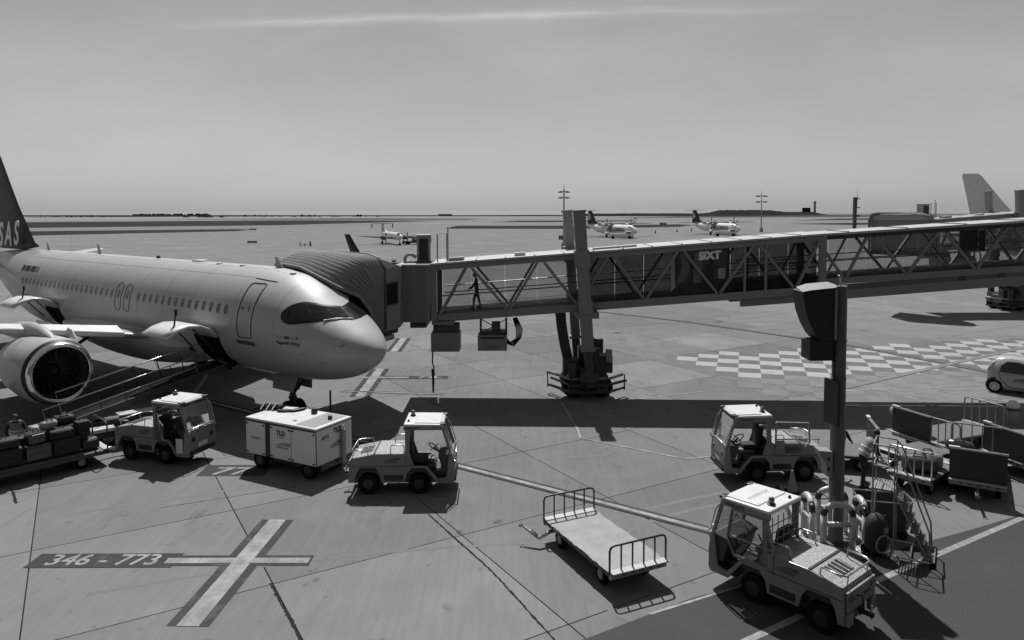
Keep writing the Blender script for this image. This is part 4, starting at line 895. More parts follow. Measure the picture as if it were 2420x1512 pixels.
def tractor(name, label, loc, rz, paint='cream_paint', door='none', roof_text=None, side=1, number=None, fascia=True, rear_grid=True, load=None):
    t = thing(name, label, 'tow tractor', (*loc, 0), rz, 'baggage tow tractors on the apron')
    prof = [(-1.45, .38), (-1.33, .38), (-1.28, .62), (-1.18, .80), (-.74, .80), (-.62, .62), (-.57, .38), (.10, .38), (.15, .62), (.28, .78), (.66, .78), (.82, .58), (1.0, .34), (1.44, .34), (1.47, .9), (1.42, 1.14), (1.33, 1.14),
            (1.26, .52), (1.04, .46), (.70, .84), (.10, .86), (.10, 1.20), (-.75, 1.20), (-1.36, 1.08), (-1.45, .93)]
    for s_ in (-1, 1):
        p = MB().prism(prof, 'y', .56 * s_, .615 * s_).build('side_panel', paint, t, bevel=.012)
        MB().box(-.50, .04, .617 * s_ - .004, .617 * s_ + .004, .44, .60).build('side_step', 'black_plastic', p)
        MB().box(-1.44, .10, .616 * s_ - .004, .616 * s_ + .004, .835, .85).build('rub_strip', 'black_plastic', p)
    MB().box(-1.42, .10, -.56, .56, .80, 1.05).build('engine_cover', paint, t, bevel=.02)
    dk = MB().grid([[(-.75, -.6, 1.205), (-.75, .6, 1.205)], [(.10, -.6, 1.205), (.10, .6, 1.205)]]).build('deck_plate', 'tread_plate', t)
    MB().add([(x, y, z) for x, z in ((-1.40, 1.075), (-.79, 1.19)) for y in (-.58, .58)] + [(x, y, z - .03) for x, z in ((-1.40, 1.075), (-.79, 1.19)) for y in (-.58, .58)], [(0, 1, 3, 2), (4, 6, 7, 5), (0, 2, 6, 4), (1, 5, 7, 3), (0, 4, 5, 1), (2, 3, 7, 6)]).build('rear_deck_plate', 'tread_plate', t)
    MB().add([(-1.22, -.28, 1.118), (-.88, -.28, 1.182), (-.88, .28, 1.182), (-1.22, .28, 1.118)], [(0, 1, 2, 3)]).build('deck_opening', 'black_plastic', t)
    for k in range(4):
        y = -.21 + k * .14; MB().bar((-1.22, y, 1.125), (-.88, y, 1.19), .035, .015).build('slat', 'tread_plate', t)
    MB().box(-.79, -.74, -.6, .6, 1.185, 1.21).build('deck_joint', 'black_plastic', t)
    # rear rail, grab handles
    MB().tube([(-.95, -.54, 1.17), (-.97, -.54, 1.30), (-1.32, -.54, 1.28), (-1.42, -.46, 1.26), (-1.42, .46, 1.26), (-1.32, .54, 1.28), (-.97, .54, 1.30), (-.95, .54, 1.17)], .018, 7).build('rear_rail', 'steel', t, smooth='all')
    for y in (-.4, .4): MB().tube([(-1.40, y, 1.08), (-1.42, y, 1.26)], .014, 6).build('rail_post', 'steel', t)
    for y in (-.5, .5): hoop(-.32, .06, y, 1.2, .22, .016).build('grab_handle', 'steel', t, smooth='all')
    # chassis, wheels
    MB().box(-1.38, 1.35, -.40, .40, .30, .62).build('chassis', 'black_paint', t)
    for x in (-.96, .47):
        for y in (-.44, .44):
            w_ = MB(); wheel(w_, (x, y, .30), .30, .18); o = w_.build('tyre', 'rubber', t, smooth=40); rm = MB(); rim(rm, (x, y, .30), .30, .185); rm.build('rim', 'black_paint', o)
    for x in (-.96, .47): MB().box(x - .36, x + .36, -.555, .555, .66, .79).build('wheel_arch', 'black_plastic', t)
    MB().box(.84, 1.40, -.58, .58, .40, .46).build('cab_floor', 'interior', t)
    # front panel
    fp = MB().prism([(1.36, .36), (1.48, .36), (1.50, .80), (1.44, 1.16), (1.36, 1.16)], 'y', -.60, .60).build('front_panel', paint, t, bevel=.02)
    for y in (-.40, .40): MB().lathe([(.075, 0), (.075, .03), (.04, .035)], (1.475, y, .86), 'x', 14).build('headlight', 'window_dark', fp, smooth=40)
    MB().box(1.47, 1.53, -.55, .55, .38, .52).build('bumper', 'black_plastic', fp, bevel=.02)
    MB().box(1.49, 1.50, -.2, .2, .58, .72).build('number_plate', 'white_paint', fp)
    MB().tube([(1.44, -.58, 1.0), (1.53, -.56, 1.18), (1.53, -.45, 1.24), (1.53, .45, 1.24), (1.53, .56, 1.18), (1.44, .58, 1.0)], .019, 7).build('front_guard', 'steel', fp, smooth='all')
    # dash, seat, controls
    MB().prism([(1.02, 1.12), (1.40, 1.17), (1.38, .60), (1.18, .60)], 'y', -.55, .55).build('dashboard', 'interior', t, bevel=.02)
    MB().tube([(1.15, .0, .9), (.88, 0, 1.18)], .028).build('steering_column', 'black_plastic', t)
    sw = MB().tube(torus_pts((.86, 0, 1.20), .175, R(125)), .016, 7, True).build('steering_wheel', 'black_plastic', t, smooth='all')
    MB().tube([(.86 - .17 * .57, 0, 1.20 - .1), (.86 + .15, 0, 1.20 + .10)], .012).build('spoke', 'black_plastic', sw)
    st_ = MB().box(.28, .70, -.42, .10, .84, .98).build('seat', 'seat_cloth', t, bevel=.04); MB().prism([(.16, .9), (.32, .9), (.24, 1.5), (.10, 1.5)], 'y', -.40, .08).build('seat_back', 'seat_cloth', st_, bevel=.05)
    MB().prism([(.52, .47), (.98, .47), (.88, .86), (.40, .86)], 'y', -.16, .16).build('console', 'cream_paint', t, bevel=.02)
    MB().tube([(.72, -.30, .86), (.86, -.30, 1.06)], .018).build('lever', 'black_plastic', t)
    # cab frame
    for s_ in (-1, 1):
        y = .57 * s_
        MB().prism([(.10, .86), (.34, .86), (.22, 1.2), (.24, 1.90), (.10, 1.90)], 'y', y - .03, y + .03).build('rear_pillar', paint, t, bevel=.01)
        MB().bar((1.40, y, 1.14), (1.17, y, 1.90), .05, .075, (1, 0, 0)).build('front_pillar', paint, t, bevel=.01)
        rl = MB().prism([(.06, 1.86), (1.20, 1.86), (1.18, 1.98), (.06, 1.98)], 'y', y - .02, y + .045).build('roof_fascia', paint, t, bevel=.01)
        if fascia:
            yy_ = y + (.049 if s_ > 0 else -.024); lettering('CHARLATTE', .075, rl, 'print_dark', (.30 if s_ < 0 else .86, yy_, 1.92), (-s_, 0, 0), (0, 0, 1), spacing=1.1, bold=.003)
        qg = MB().add([(.23, y, 1.22), (.23, y, 1.85), (.36, y, 1.85), (.30, y, 1.22)], [(0, 1, 2, 3)])
        MB().tube([(1.47, y * 1.02, 1.2), (1.30, y * 1.10, 1.72), (1.22, y * 1.08, 1.85)], .015, 6).build('mirror_arm', 'steel', t)
    ro = MB().prism([(.05, 1.975), (1.20, 1.975), (1.17, 2.03), (.08, 2.05)], 'y', -.61, .61).build('roof', 'white_paint', t, bevel=.02)
    MB().prism([(.36, 2.045), (1.12, 2.035), (1.10, 2.055), (.38, 2.068)], 'y', -.52, .52).build('roof_panel', 'white_paint', ro, bevel=.008)
    bc = MB().lathe([(.085, 0), (.085, .03), (.06, .04)], (.24, .25, 2.04), n=14).build('beacon', 'black_plastic', ro)
    MB().lathe([(.058, .04), (.06, .12), (.045, .16), (.01, .175)], (.24, .25, 2.04), n=14).build('beacon_dome', 'lamp_orange', bc, smooth='all')
    MB().lathe([(.04, 0), (.03, .05), (.01, .07)], (.18, -.35, 2.04), n=8).build('roof_vent', 'dark_metal', ro)
    for y in (-.5, .5): MB().box(1.08, 1.24, y - .10, y + .10, 1.97, 2.05).build('work_lamp', 'black_plastic', ro, bevel=.02)
    MB().add([(1.385, -.54, 1.17), (1.385, .54, 1.17), (1.18, .54, 1.88), (1.18, -.54, 1.88)], [(0, 1, 2, 3)]).build('windscreen', 'cab_glass', t)
    MB().tube([(1.40, -.1, 1.19), (1.32, -.3, 1.45), (1.28, -.34, 1.6)], .010, 5).build('wiper', 'black_plastic', t)
    # rear frame with wire grid
    MB().bar((.10, -.55, 1.22), (.10, .55, 1.22), .05, .05).build('rear_sill', paint, t); 
    if rear_grid:
        for k in range(5): MB().tube([(.11, -.42 + .21 * k, 1.24), (.11, -.42 + .21 * k, 1.86)], .011, 5).build('grid_bar', 'grey_paint', t)
        for k in range(3): MB().tube([(.11, -.53, 1.38 + .16 * k), (.11, .53, 1.38 + .16 * k)], .011, 5).build('grid_bar', 'grey_paint', t)
    else: MB().add([(.11, -.54, 1.24), (.11, .54, 1.24), (.11, .54, 1.86), (.11, -.54, 1.86)], [(0, 1, 2, 3)]).build('rear_window', 'cab_glass', t)
    # near door
    ys = .60 * side
    def frame(P, w=.05, nm='door_frame', par=t, close=True):
        o = None
        for a, b in zip(P, P[1:] + ([P[0]] if close else [])): o = MB().bar(a, b, .03, w, (0, 1, 0)).build(nm, paint, par, bevel=.006)
        return o
    if door == 'closed':
        Q = [(-.02 + 0, ys, .88), (-.02, ys, 1.30), (.12, ys, 1.84), (.92, ys, 1.84), (1.02, ys, 1.24), (.86, ys, .88)]
        d = MB().poly([(.02, ys, .9), (.84, ys, .9), (.99, ys, 1.22), (.03, ys, 1.22)]).build('door', 'cab_glass', t); 
        for a, b in zip(Q, Q[1:] + [Q[0]]): MB().bar(a, b, .035, .07, (0, 1, 0)).build('door_frame', paint, d, bevel=.008)
        MB().bar((-.02, ys, 1.27), (1.02, ys, 1.27), .035, .05, (0, 1, 0)).build('door_bar', paint, d, bevel=.006)
        MB().poly([(.03, ys, 1.31), (.98, ys, 1.31), (.90, ys, 1.80), (.14, ys, 1.80)]).build('door_window', 'cab_glass', d)
        MB().poly([(.90, ys + .02 * side, .95), (1.05, ys + .02 * side, 1.24), (.80, ys + .02 * side, 1.24), (.80, ys + .02 * side, 1.1)]).build('lock_plate', 'black_plastic', d)
    elif door == 'open':      # hinged at the rear pillar and swung outwards, dark inside face
        d = MB().add([(.16, ys, .86), (.62, ys + .34 * side, .86), (.98, ys + .52 * side, 1.02), (.98, ys + .52 * side, 1.46), (.30, ys + .1 * side, 1.62), (.16, ys, 1.25)], [(0, 1, 2, 3, 4, 5)]).build('door', 'interior', t)
        so_ = d.modifiers.new('thick', 'SOLIDIFY'); so_.thickness = .03
        MB().tube([(1.0, ys + .54 * side, 1.02), (.62, ys + .36 * side, 1.8)], .014, 6).build('door_stay', 'steel', d)
        MB().poly([(1.02, ys + .03 * side, .46), (1.25, ys + .02 * side, .46), (1.27, ys + .02 * side, .92), (1.0, ys + .03 * side, .92)]).build('step_plate', 'white_paint', t)
        MB().poly([(.2, ys, 1.3), (1.3, ys, 1.3), (1.16, ys, 1.84), (.2, ys, 1.84)]).build('side_window', 'cab_glass', t)
    elif door == 'rear':      # wide glazed door slid back over the engine side
        Q = [(-.02, ys + .04 * side, .90), (-.02, ys + .04 * side, 1.84), (-1.0, ys + .04 * side, 1.80), (-1.03, ys + .04 * side, 1.25), (-.75, ys + .04 * side, .92)]
        d = MB().poly([(-.30, ys + .04 * side, .98), (-.70, ys + .04 * side, .98), (-.98, ys + .04 * side, 1.30), (-.30, ys + .04 * side, 1.30)]).build('door', 'cab_glass', t)
        for a, b in zip(Q, Q[1:] + [Q[0]]): MB().bar(a, b, .035, .07, (0, 1, 0)).build('door_frame', paint, d, bevel=.008)
        MB().bar((-.02, ys + .04 * side, 1.34), (-1.02, ys + .04 * side, 1.34), .035, .05, (0, 1, 0)).build('door_bar', paint, d)
        MB().prism([(-.02, .9), (-.28, .9), (-.28, 1.3), (-.02, 1.3)], 'y', ys + .02 * side, ys + .06 * side).build('door_panel', paint, d)
    # rear: hitch, lamps, cables
    rp = MB().box(-1.50, -1.45, -.56, .56, .62, 1.0).build('rear_panel', paint, t, bevel=.01)
    for y in (-.46, .46):
        MB().box(-1.53, -1.50, y - .09, y + .09, .84, .92).build('rear_lamp', 'lamp_orange', rp)
        MB().box(-1.52, -1.42, y - .1, y + .1, .36, .60).build('corner_bumper', paint, rp, bevel=.01)
    MB().tube([(-1.45, 0, .48), (-1.72, 0, .48)], .05).build('tow_hitch', 'dark_metal', rp); MB().tube([(-1.68, 0, .40), (-1.68, 0, .66)], .02).build('hitch_pin', 'steel', rp)
    MB().tube([(-1.50, .2, .85), (-1.60, .22, .9), (-1.66, .26, .7), (-1.60, .3, .55)], .014, 6).build('cable', 'rubber', rp, smooth='all')
    if number: lettering(number, .11, rp, 'print_dark', (-1.502, -.2, .8), (0, -1, 0), (0, 0, 1))
    aplogo(t, (-.30, .617 * side, 1.0), (-side, 0, 0), (0, 0, 1), .8)
    if roof_text: lettering(roof_text, .20, ro, 'print_grey', (.70, 0, 2.064), (0, -1, 0), (1, 0, 0), ext=.001)
    return t
tractor('tow_tractor', 'open sided cream tow tractor between the power unit and the empty flat cart', (-3.15, 20.9), R(1), side=-1, rear_grid=False)
tractor('tow_tractor', 'cream tow tractor facing left with its door slid back, beside the big dark pole', (7.62, 21.66), R(183), 'cream_paint', 'rear', side=1, rear_grid=False)
tractor('tow_tractor', 'nearest cream tow tractor at bottom right with a closed glazed door and wire rear grid', (5.60, 14.56), R(130), 'cream_paint', 'closed', 'movincar', 1, '50498')
tractor('tow_tractor', 'grey tow tractor with its near door hanging open, beside the belt loader', (-11.35, 23.55), R(-18), 'cream_paint', 'open', side=-1)
# ================================================================== GROUND POWER UNIT
gpu = thing('ground_power_unit', 'white boxy ground power trailer with hinged side doors under the jet nose', 'power unit', (-6.71, 22.62, 0), R(-28.4))
MB().box(-1.45, 1.45, -.76, .76, .48, 1.56).build('body', 'bridge_dark', gpu, bevel=.01)
MB().box(-1.47, 1.47, -.785, .785, 1.56, 1.62).build('roof', 'white_paint', gpu, bevel=.015)
MB().box(.55, 1.30, -.66, .70, 1.622, 1.63).build('roof_tray', 'grey_paint', gpu)
for x0, x1 in ((-1.44, -.62), (-.40, .46), (.48, 1.44)):
    d = MB().box(x0, x1, -.80, -.762, .50, 1.50).build('side_door', 'white_paint', gpu, bevel=.01)
    for z in (.56, 1.44):
        for x in (x0 + .06, x1 - .06): MB().box(x - .04, x + .04, -.815, -.80, z - .02, z + .02).build('hinge', 'black_plastic', d)
    if x0 < -1: MB().box(-1.22, -.82, -.806, -.80, .98, 1.05).build('door_vent', 'print_grey', d)
    elif x0 < 0:
        lettering('TLD', .20, d, 'print_dark', (.05, -.802, 1.30), (1, 0, 0), (0, 0, 1), bold=.012); MB().box(-.08, .18, -.806, -.8015, 1.17, 1.19).build('underline', 'print_dark', d); aplogo(d, (.10, -.80, .92), (1, 0, 0), (0, 0, 1), 1.1)
MB().box(-.62, -.40, -.775, -.762, .50, 1.5).build('louvre', 'black_plastic', gpu)
ep = MB().box(1.452, 1.485, -.76, .76, .50, 1.54).build('end_panel', 'white_paint', gpu, bevel=.01)
lettering('6972', .16, ep, 'print_dark', (1.488, -.42, 1.27), (0, 1, 0), (0, 0, 1), bold=.004); lettering('TLD', .20, ep, 'print_dark', (1.488, .12, 1.38), (0, 1, 0), (0, 0, 1), bold=.012)
aplogo(ep, (1.486, .0, .95), (0, 1, 0), (0, 0, 1), .9)
tb = MB().box(1.49, 1.60, .22, .38, .30, 1.36).build('tow_bar', 'grey_paint', gpu, bevel=.03); MB().tube([(1.52, .3, 1.36), (1.52, .3, 1.48)], .05).build('tow_eye', 'steel', tb)
for x in (-1.0, 1.0):
    MB().tube([(x, -.55, .28), (x, .55, .28)], .05).build('axle', 'dark_metal', gpu)
    for y in (-.6, .6):
        w_ = MB(); wheel(w_, (x, y, .28), .28, .16); o = w_.build('tyre', 'rubber', gpu, smooth=40); rm = MB(); rim(rm, (x, y, .28), .28, .165); rm.build('rim', 'dark_metal', o)
MB().box(-1.4, 1.4, -.50, .50, .26, .48).build('frame', 'black_paint', gpu)
MB().lathe([(.07, 0), (.07, .08), (.05, .12), (.01, .13)], (1.12, .2, 1.63), n=12).build('beacon', 'dark_metal', gpu); MB().box(.2, .3, -.45, -.35, 1.62, 1.63).build('filler_cap', 'dark_metal', gpu)
hs = thing('cable_hose', 'coiled black cable with pale bands lying on the left end of the power unit roof', 'cable', (-7.90, 23.35, 1.62), R(-10))
for k in range(4): MB().tube([(-.42 + .05 * k, .10 * k - .1, .06 + .03 * k), (-.1, .05 + .07 * k, .1), (.3 + .03 * k, .02 + .08 * k, .07), (.5, -.05 + .05 * k, .12)], .04, 7).build('cable_loop', 'rubber', hs, smooth='all')
for x in (-.2, .0, .2): MB().tube([(x, -.12, .06), (x + .02, .12, .2), (x + .04, .3, .08)], .02, 6).build('cable_tie', 'reflective', hs)
MB().tube([(1.2 - 1.6, .9, -1.6), (1.2 - 1.6, .9, -1.5)], .01).v
for k, (x, y) in enumerate(((-7.30, 23.15), (-6.90, 23.25), (-6.30, 22.95))):
    g_ = thing('glove', ['dark glove lying flat at the middle of the power unit roof', 'second dark glove beside the first on the power unit roof', 'dark rubber plug standing right of the gloves on the power unit roof'][k], 'glove' if k < 2 else 'plug', (x, y, 1.63), .6 * k)
    if k < 2: MB().prism([(-.24, -.06), (.0, -.09), (.2, -.04), (.27, .0), (.2, .06), (.02, .1), (-.24, .07)], 'z', 0, .07).build('palm', 'black_plastic', g_, bevel=.02)
    else: MB().lathe([(.09, 0), (.11, .05), (.07, .16), (.02, .17)], n=12).build('plug_body', 'black_plastic', g_, smooth=50)
# nose steering tow pin pole under the jet nose
wt = thing('marker_pole', 'thin dark upright pole standing under the jet nose behind the power unit', 'pole', (-6.3, 25.0, 0)); MB().tube([(0, 0, 0), (0, 0, 1.85)], .035).build('pole', 'black_plastic', wt); MB().lathe([(.2, 0), (.18, .05), (.04, .07)], n=12).build('base', 'rubber', wt)
# ================================================================== CARTS
def wheels4(t, xs_, ys_, r, w, rimmat='grey_paint'):
    for x in xs_:
        for y in ys_:
            a = MB(); wheel(a, (x, y, r), r, w); o = a.build('tyre', 'rubber', t, smooth=40); b = MB(); rim(b, (x, y, r), r, w * 1.03); b.build('rim', rimmat, o)
def end_rail(t, x, wid, z0, h, n, name='end_rail', m='black_paint', r=.024):
    c = .10; y = wid / 2
    P = [(x, -y, z0), (x, -y, z0 + h - c), (x, -y + c * .3, z0 + h - c * .3), (x, -y + c, z0 + h), (x, y - c, z0 + h), (x, y - c * .3, z0 + h - c * .3), (x, y, z0 + h - c), (x, y, z0)]
    o = MB().tube(P, r, 8).build(name, m, t, smooth='all')
    MB().tube([(x, -y, z0 + .05), (x, y, z0 + .05)], r * .85, 6).build('bottom_rail', m, o)
    for k in range(n): yk = -y + wid * (k + 1) / (n + 1); MB().tube([(x, yk, z0 + .05), (x, yk, z0 + h)], r * .8, 6).build('rail_bar', m, o)
    return o
def flat_cart(label, loc, rz, L_=2.95, W_=1.42, zd=.52, rails=(1, 1), panel=None, bar_end=1, deck=None, worn=True, railh=.55, railm='black_paint', group='flat baggage carts'):
    deck = deck or ('wood_deck' if worn else 'grey_deck'); t = thing('baggage_cart', label, 'cart', (*loc, 0), rz, group); hx, hy = L_ / 2, W_ / 2; rr = random.Random(int(loc[0] * 100))
    # deck sheet with slightly battered long edges
    n = 24; rows = []
    for j, y in enumerate((-hy, -hy + .05, 0, hy - .05, hy)):
        rows.append([(-hx + .06 + (L_ - .12) * k / n, y + (rr.uniform(-.015, .015) if j in (0, 4) and worn else 0), zd + (rr.uniform(0, .018) if j in (0, 4) and worn else 0) - (.02 if j in (0, 4) else 0)) for k in range(n + 1)])
    MB().grid(rows).build('deck', deck, t, smooth=20)
    f = MB().box(-hx, hx, -hy, -hy + .05, zd - .11, zd - .02).build('side_beam', 'dark_metal', t, bevel=.01); MB().box(-hx, hx, hy - .05, hy, zd - .11, zd - .02).build('side_beam', 'dark_metal', t, bevel=.01)
    for s_ in (-1, 1):
        e_ = MB().box(s_ * hx - .04, s_ * hx + .04, -hy, hy, zd - .15, zd - .01).build('end_beam', 'grey_paint', t, bevel=.01)
        MB().box(s_ * hx - .14, s_ * hx + .05, -hy, hy, zd - .005, zd + .02).build('end_strip', 'bridge_roof', e_)
        for q in range(5): MB().box(s_ * (hx + .042) - .004, s_ * (hx + .042) + .004, -hy + .15 + q * .22, -hy + .22 + q * .22 + rr.uniform(0, .06), zd - .10, zd - .06).build('chipped_mark', 'print_dark', e_)
    for y in (-.3, .3): MB().box(-hx + .1, hx - .1, y - .04, y + .04, zd - .18, zd - .05).build('chassis_rail', 'black_paint', t)
    for s_ in (-1, 1): MB().tube([(s_ * hx * .62, -hy + .2, .22), (s_ * hx * .62, hy - .2, .22)], .04).build('axle', 'dark_metal', t)
    wheels4(t, (-hx * .62, hx * .62), (-hy + .18, hy - .18), .21, .13)
    if rails[0]: end_rail(t, -hx, W_, zd - .05, railh + .05, 4, m=railm)
    if rails[1]: end_rail(t, hx, W_, zd - .05, railh + .05, 4, m=railm)
    if bar_end:
        s_ = bar_end; d = MB().tube([(s_ * hx, 0, .34), (s_ * (hx + .30), 0, .30), (s_ * (hx + .42), .0, .24)], .045, 8).build('drawbar', 'steel', t, smooth='all')
        MB().tube([(s_ * (hx + .42), 0, .24), (s_ * (hx + .98), .0, .44)], .04, 8).build('drawbar_tip', 'steel', d); MB().tube([(s_ * (hx + 1.03) + .05 * math.cos(a), .05 * math.sin(a), .46) for a in [math.pi * k / 5 for k in range(10)]], .014, 6, True).build('tow_ring', 'dark_metal', d)
        MB().tube([(s_ * (hx + .45), .03, .3), (s_ * (hx + .6), .05, .42), (s_ * (hx + .75), .03, .38)], .012, 6).build('release_lever', 'steel', d)
    if panel:
        s_, h_ = panel; p = MB().box(s_ * hx - .03, s_ * hx + .03, -hy, hy, .42, .42 + h_).build('end_panel', 'tarp', t, bevel=.01)
        MB().box(s_ * hx - .045, s_ * hx + .045, -hy - .02, hy + .02, .42 + h_, .46 + h_).build('panel_edge', 'steel', p); MB().box(s_ * hx - .05, s_ * hx + .05, hy - .25, hy + .02, .46 + h_, .49 + h_).build('edge_plate', 'white_paint', p)
    return t
fc = flat_cart('empty flat baggage cart with railed ends standing alone in the foreground', (2.02, 16.45), R(115), bar_end=0)
def fl(x, y, z): a = R(-115); dx, dy = x - 2.02, y - 16.45; return (dx * math.cos(a) - dy * math.sin(a), dx * math.sin(a) + dy * math.cos(a), z)
d = MB().tube([fl(1.25, 17.35, .32), fl(.90, 17.28, .30), fl(.62, 17.10, .22)], .045, 8).build('drawbar', 'steel', fc, smooth='all')
MB().tube([fl(.62, 17.10, .22), fl(.26, 17.33, .40)], [.05, .035], 8).build('drawbar_tip', 'steel', d); MB().tube([fl(.19 + .05 * math.cos(a), 17.37 + .05 * math.sin(a), .41) for a in [math.pi * k / 5 for k in range(10)]], .015, 6, True).build('tow_ring', 'dark_metal', d)
MB().tube([fl(.6, 17.1, .28), fl(.48, 17.2, .38), fl(.40, 17.22, .33)], .013, 6).build('release_lever', 'steel', d)
# carts at the right
flat_cart('rearmost empty cart at right, railed right end and dark panelled left end', (14.75, 24.45), R(21), 3.4, 1.42, rails=(0, 1), panel=(-1, .92), bar_end=0, worn=False, railh=.85, railm='grey_paint')
flat_cart('nearest cart of the right hand group, dark panelled near end, railed far end', (13.55, 21.0), R(58), 2.9, 1.35, rails=(0, 1), panel=(-1, .95), bar_end=-1, worn=False, railh=.85, railm='grey_paint')
flat_cart('short cart with soft bags and shiny tubes, right behind the rolling steps', (11.95, 20.95), R(40), 1.9, 1.15, rails=(1, 0), bar_end=0, worn=False, railh=.75, railm='steel')
flat_cart('cart with a dark end panel behind the two loaders and the big pole', (10.15, 22.75), R(-14), 2.2, 1.4, rails=(0, 0), panel=(1, .95), bar_end=0, worn=False)
flat_cart('dark panelled cart cut off by the right edge of the picture', (16.3, 22.2), R(14), 2.9, 1.4, rails=(0, 1), panel=(-1, .95), bar_end=0, worn=False)
flat_cart('small cart with a railed end squeezed behind the short cart of soft bags', (12.75, 22.55), R(24), 2.0, 1.2, rails=(0, 1), bar_end=-1, worn=False, railh=.8, railm='grey_paint')
tb2 = thing('tool_crate', 'dark open crate on the ground beside the short cart of soft bags', 'crate', (12.75, 21.75, 0), R(30)); MB().box(-.4, .4, -.25, .25, .04, .42).build('tub', 'bridge_dark', tb2, bevel=.02); MB().box(-.43, .43, -.28, .28, .42, .46).build('lid', 'grey_paint', tb2, bevel=.01)
for x in (-.35, .35): MB().box(x - .04, x + .04, -.2, .2, 0, .045).build('foot', 'rubber', tb2)
# ================================================================== LUGGAGE
def suitcase(label, loc, size, rz, m='cloth_bag', ry=0., group='suitcases on the loaded cart', wheels=True, handle=True):
    t = thing('suitcase', label, 'suitcase', loc, rz, group, 0, ry); a, b, c = size
    MB().box(-a / 2, a / 2, -b / 2, b / 2, .0, c).build('shell', m, t, bevel=min(b, c, a) * .18, seg=3)
    MB().box(-a * .38, a * .38, -b / 2 - .018, -b / 2 + .01, c * .14, c * .46).build('front_pocket', m, t, bevel=.02)
    MB().box(-a * .36, a * .36, -b / 2 - .014, -b / 2 + .01, c * .56, c * .86).build('front_pocket', m, t, bevel=.02)
    if handle: MB().tube([(-.08, 0, c - .01), (-.06, 0, c + .045), (.06, 0, c + .045), (.08, 0, c - .01)], .014, 6).build('handle', 'black_plastic', t, smooth='all')
    if wheels:
        for x in (-a * .4, a * .4): MB().lathe([(.03, -.015), (.03, .015)], (x, b * .42, .02), 'x', 8).build('wheel', 'rubber', t)
    return t
def duffel(label, loc, L_, r, rz, m='bag_grey', group='soft bags on the carts'):
    t = thing('duffel_bag', label, 'bag', loc, rz, group)
    MB().lathe([(.02, -L_ / 2), (r * .8, -L_ / 2 + .02), (r, -L_ / 2 + .12), (r * 1.06, 0), (r, L_ / 2 - .12), (r * .8, L_ / 2 - .02), (.02, L_ / 2)], (0, 0, r), 'x', 14).build('body', m, t, smooth='all')
    for s_ in (-1, 1): MB().tube([(-L_ * .2, s_ * r * .6, r * 1.7), (-L_ * .1, s_ * r * .3, r * 2.3), (L_ * .1, s_ * r * .3, r * 2.3), (L_ * .2, s_ * r * .6, r * 1.7)], .016, 6).build('strap', 'black_plastic', t, smooth='all')
    MB().tube([(-L_ * .42, 0, r * 2.02), (L_ * .42, 0, r * 2.02)], .01, 5).build('zip', 'steel', t)
    return t
lc = flat_cart('low cart loaded with a pile of dark suitcases at the left edge', (-14.75, 22.05), R(47), 3.9, 1.45, .50, rails=(0, 0), bar_end=1, worn=False, group='flat baggage carts')
MB().tube([(1.93, -.70, .5), (1.93, -.70, 1.25), (1.93, -.55, 1.36), (1.93, .55, 1.36), (1.93, .70, 1.25), (1.93, .70, .5)], .025).build('end_rail', 'black_paint', lc, smooth='all')
MB().prism([(-1.95, .36), (1.95, .36), (1.95, .47), (-1.95, .47)], 'y', -.76, -.735).build('side_skirt', 'dark_metal', lc)
def oncart(u_, v_, z): a = R(47); return (-14.75 + u_ * math.cos(a) - v_ * math.sin(a), 22.05 + u_ * math.sin(a) + v_ * math.cos(a), z)
LUG = [(-1.55, -.38, .53, (.74, .30, .50), 2, 'cloth_bag', 'large black suitcase at lower left end of pile'), (-.72, -.40, .53, (.80, .34, .54), -3, 'cloth_bag', 'wide black suitcase low in near row, left of centre'),
       (.10, -.38, .53, (.70, .34, .50), 3, 'bag_hard', 'shiny hard case low in near row at the centre'), (.85, -.40, .53, (.74, .34, .52), -2, 'cloth_bag', 'black case low in near row, right of centre'), (1.52, -.34, .53, (.50, .34, .34), 5, 'bag_grey', 'small grey case at lower right end of pile'),
       (-1.5, -.30, 1.05, (.70, .42, .24), 4, 'bag_light', 'pale case flat on top at the left end of pile'), (-.75, -.30, 1.09, (.74, .46, .26), -4, 'cloth_bag', 'black soft case flat on top, left of centre'), (.06, -.28, 1.05, (.5, .42, .34), 8, 'bag_hard', 'shiny black case on top at the pile centre'),
       (.74, -.30, 1.07, (.66, .44, .26), -5, 'cloth_bag', 'black soft case flat on top, right of centre'), (1.35, -.22, .95, (.40, .36, .50), 2, 'cloth_bag', 'upright black case on top at the right end of the pile'),
       (-1.2, .34, .53, (.78, .36, .60), 2, 'bag_grey', 'grey case in the far row at the left, behind the pile'), (-.3, .36, .53, (.76, .36, .62), -3, 'cloth_bag', 'black case in the far row at the centre, behind the pile'), (.6, .36, .53, (.74, .36, .66), 4, 'cloth_bag', 'tall black case in the far row at the right'),
       (1.35, .34, .53, (.56, .36, .74), -4, 'bag_hard', 'shiny tall case in the far right corner of the pile'), (.35, .25, 1.18, (.62, .40, .26), 12, 'bag_light', 'pale shiny case lying on top of the far row')]
for i, (a, b, z, s_, dz, m_, lab) in enumerate(LUG):
    lab = lab + (' on the left cart' if 'pile' in lab else ' of the left cart')
    suitcase(lab, oncart(a, b, z), s_, R(47 + dz), m_)
duffel('loose pale bag on top of the middle of the left luggage cart', oncart(.45, -.15, 1.38), .5, .12, R(60), 'bag_light')
duffel('black duffel bag on top of the luggage at the right of the left cart', oncart(.95, .15, 1.30), .62, .17, R(40), 'cloth_bag')
duffel('grey soft bag on the short cart between the steps and the panelled carts', (11.65, 20.6, .53), .95, .24, R(-30), 'bag_grey')
duffel('pale crumpled bag over the tubes of the short cart behind the steps', (12.1, 21.0, .53), .8, .22, R(-25), 'bag_light')
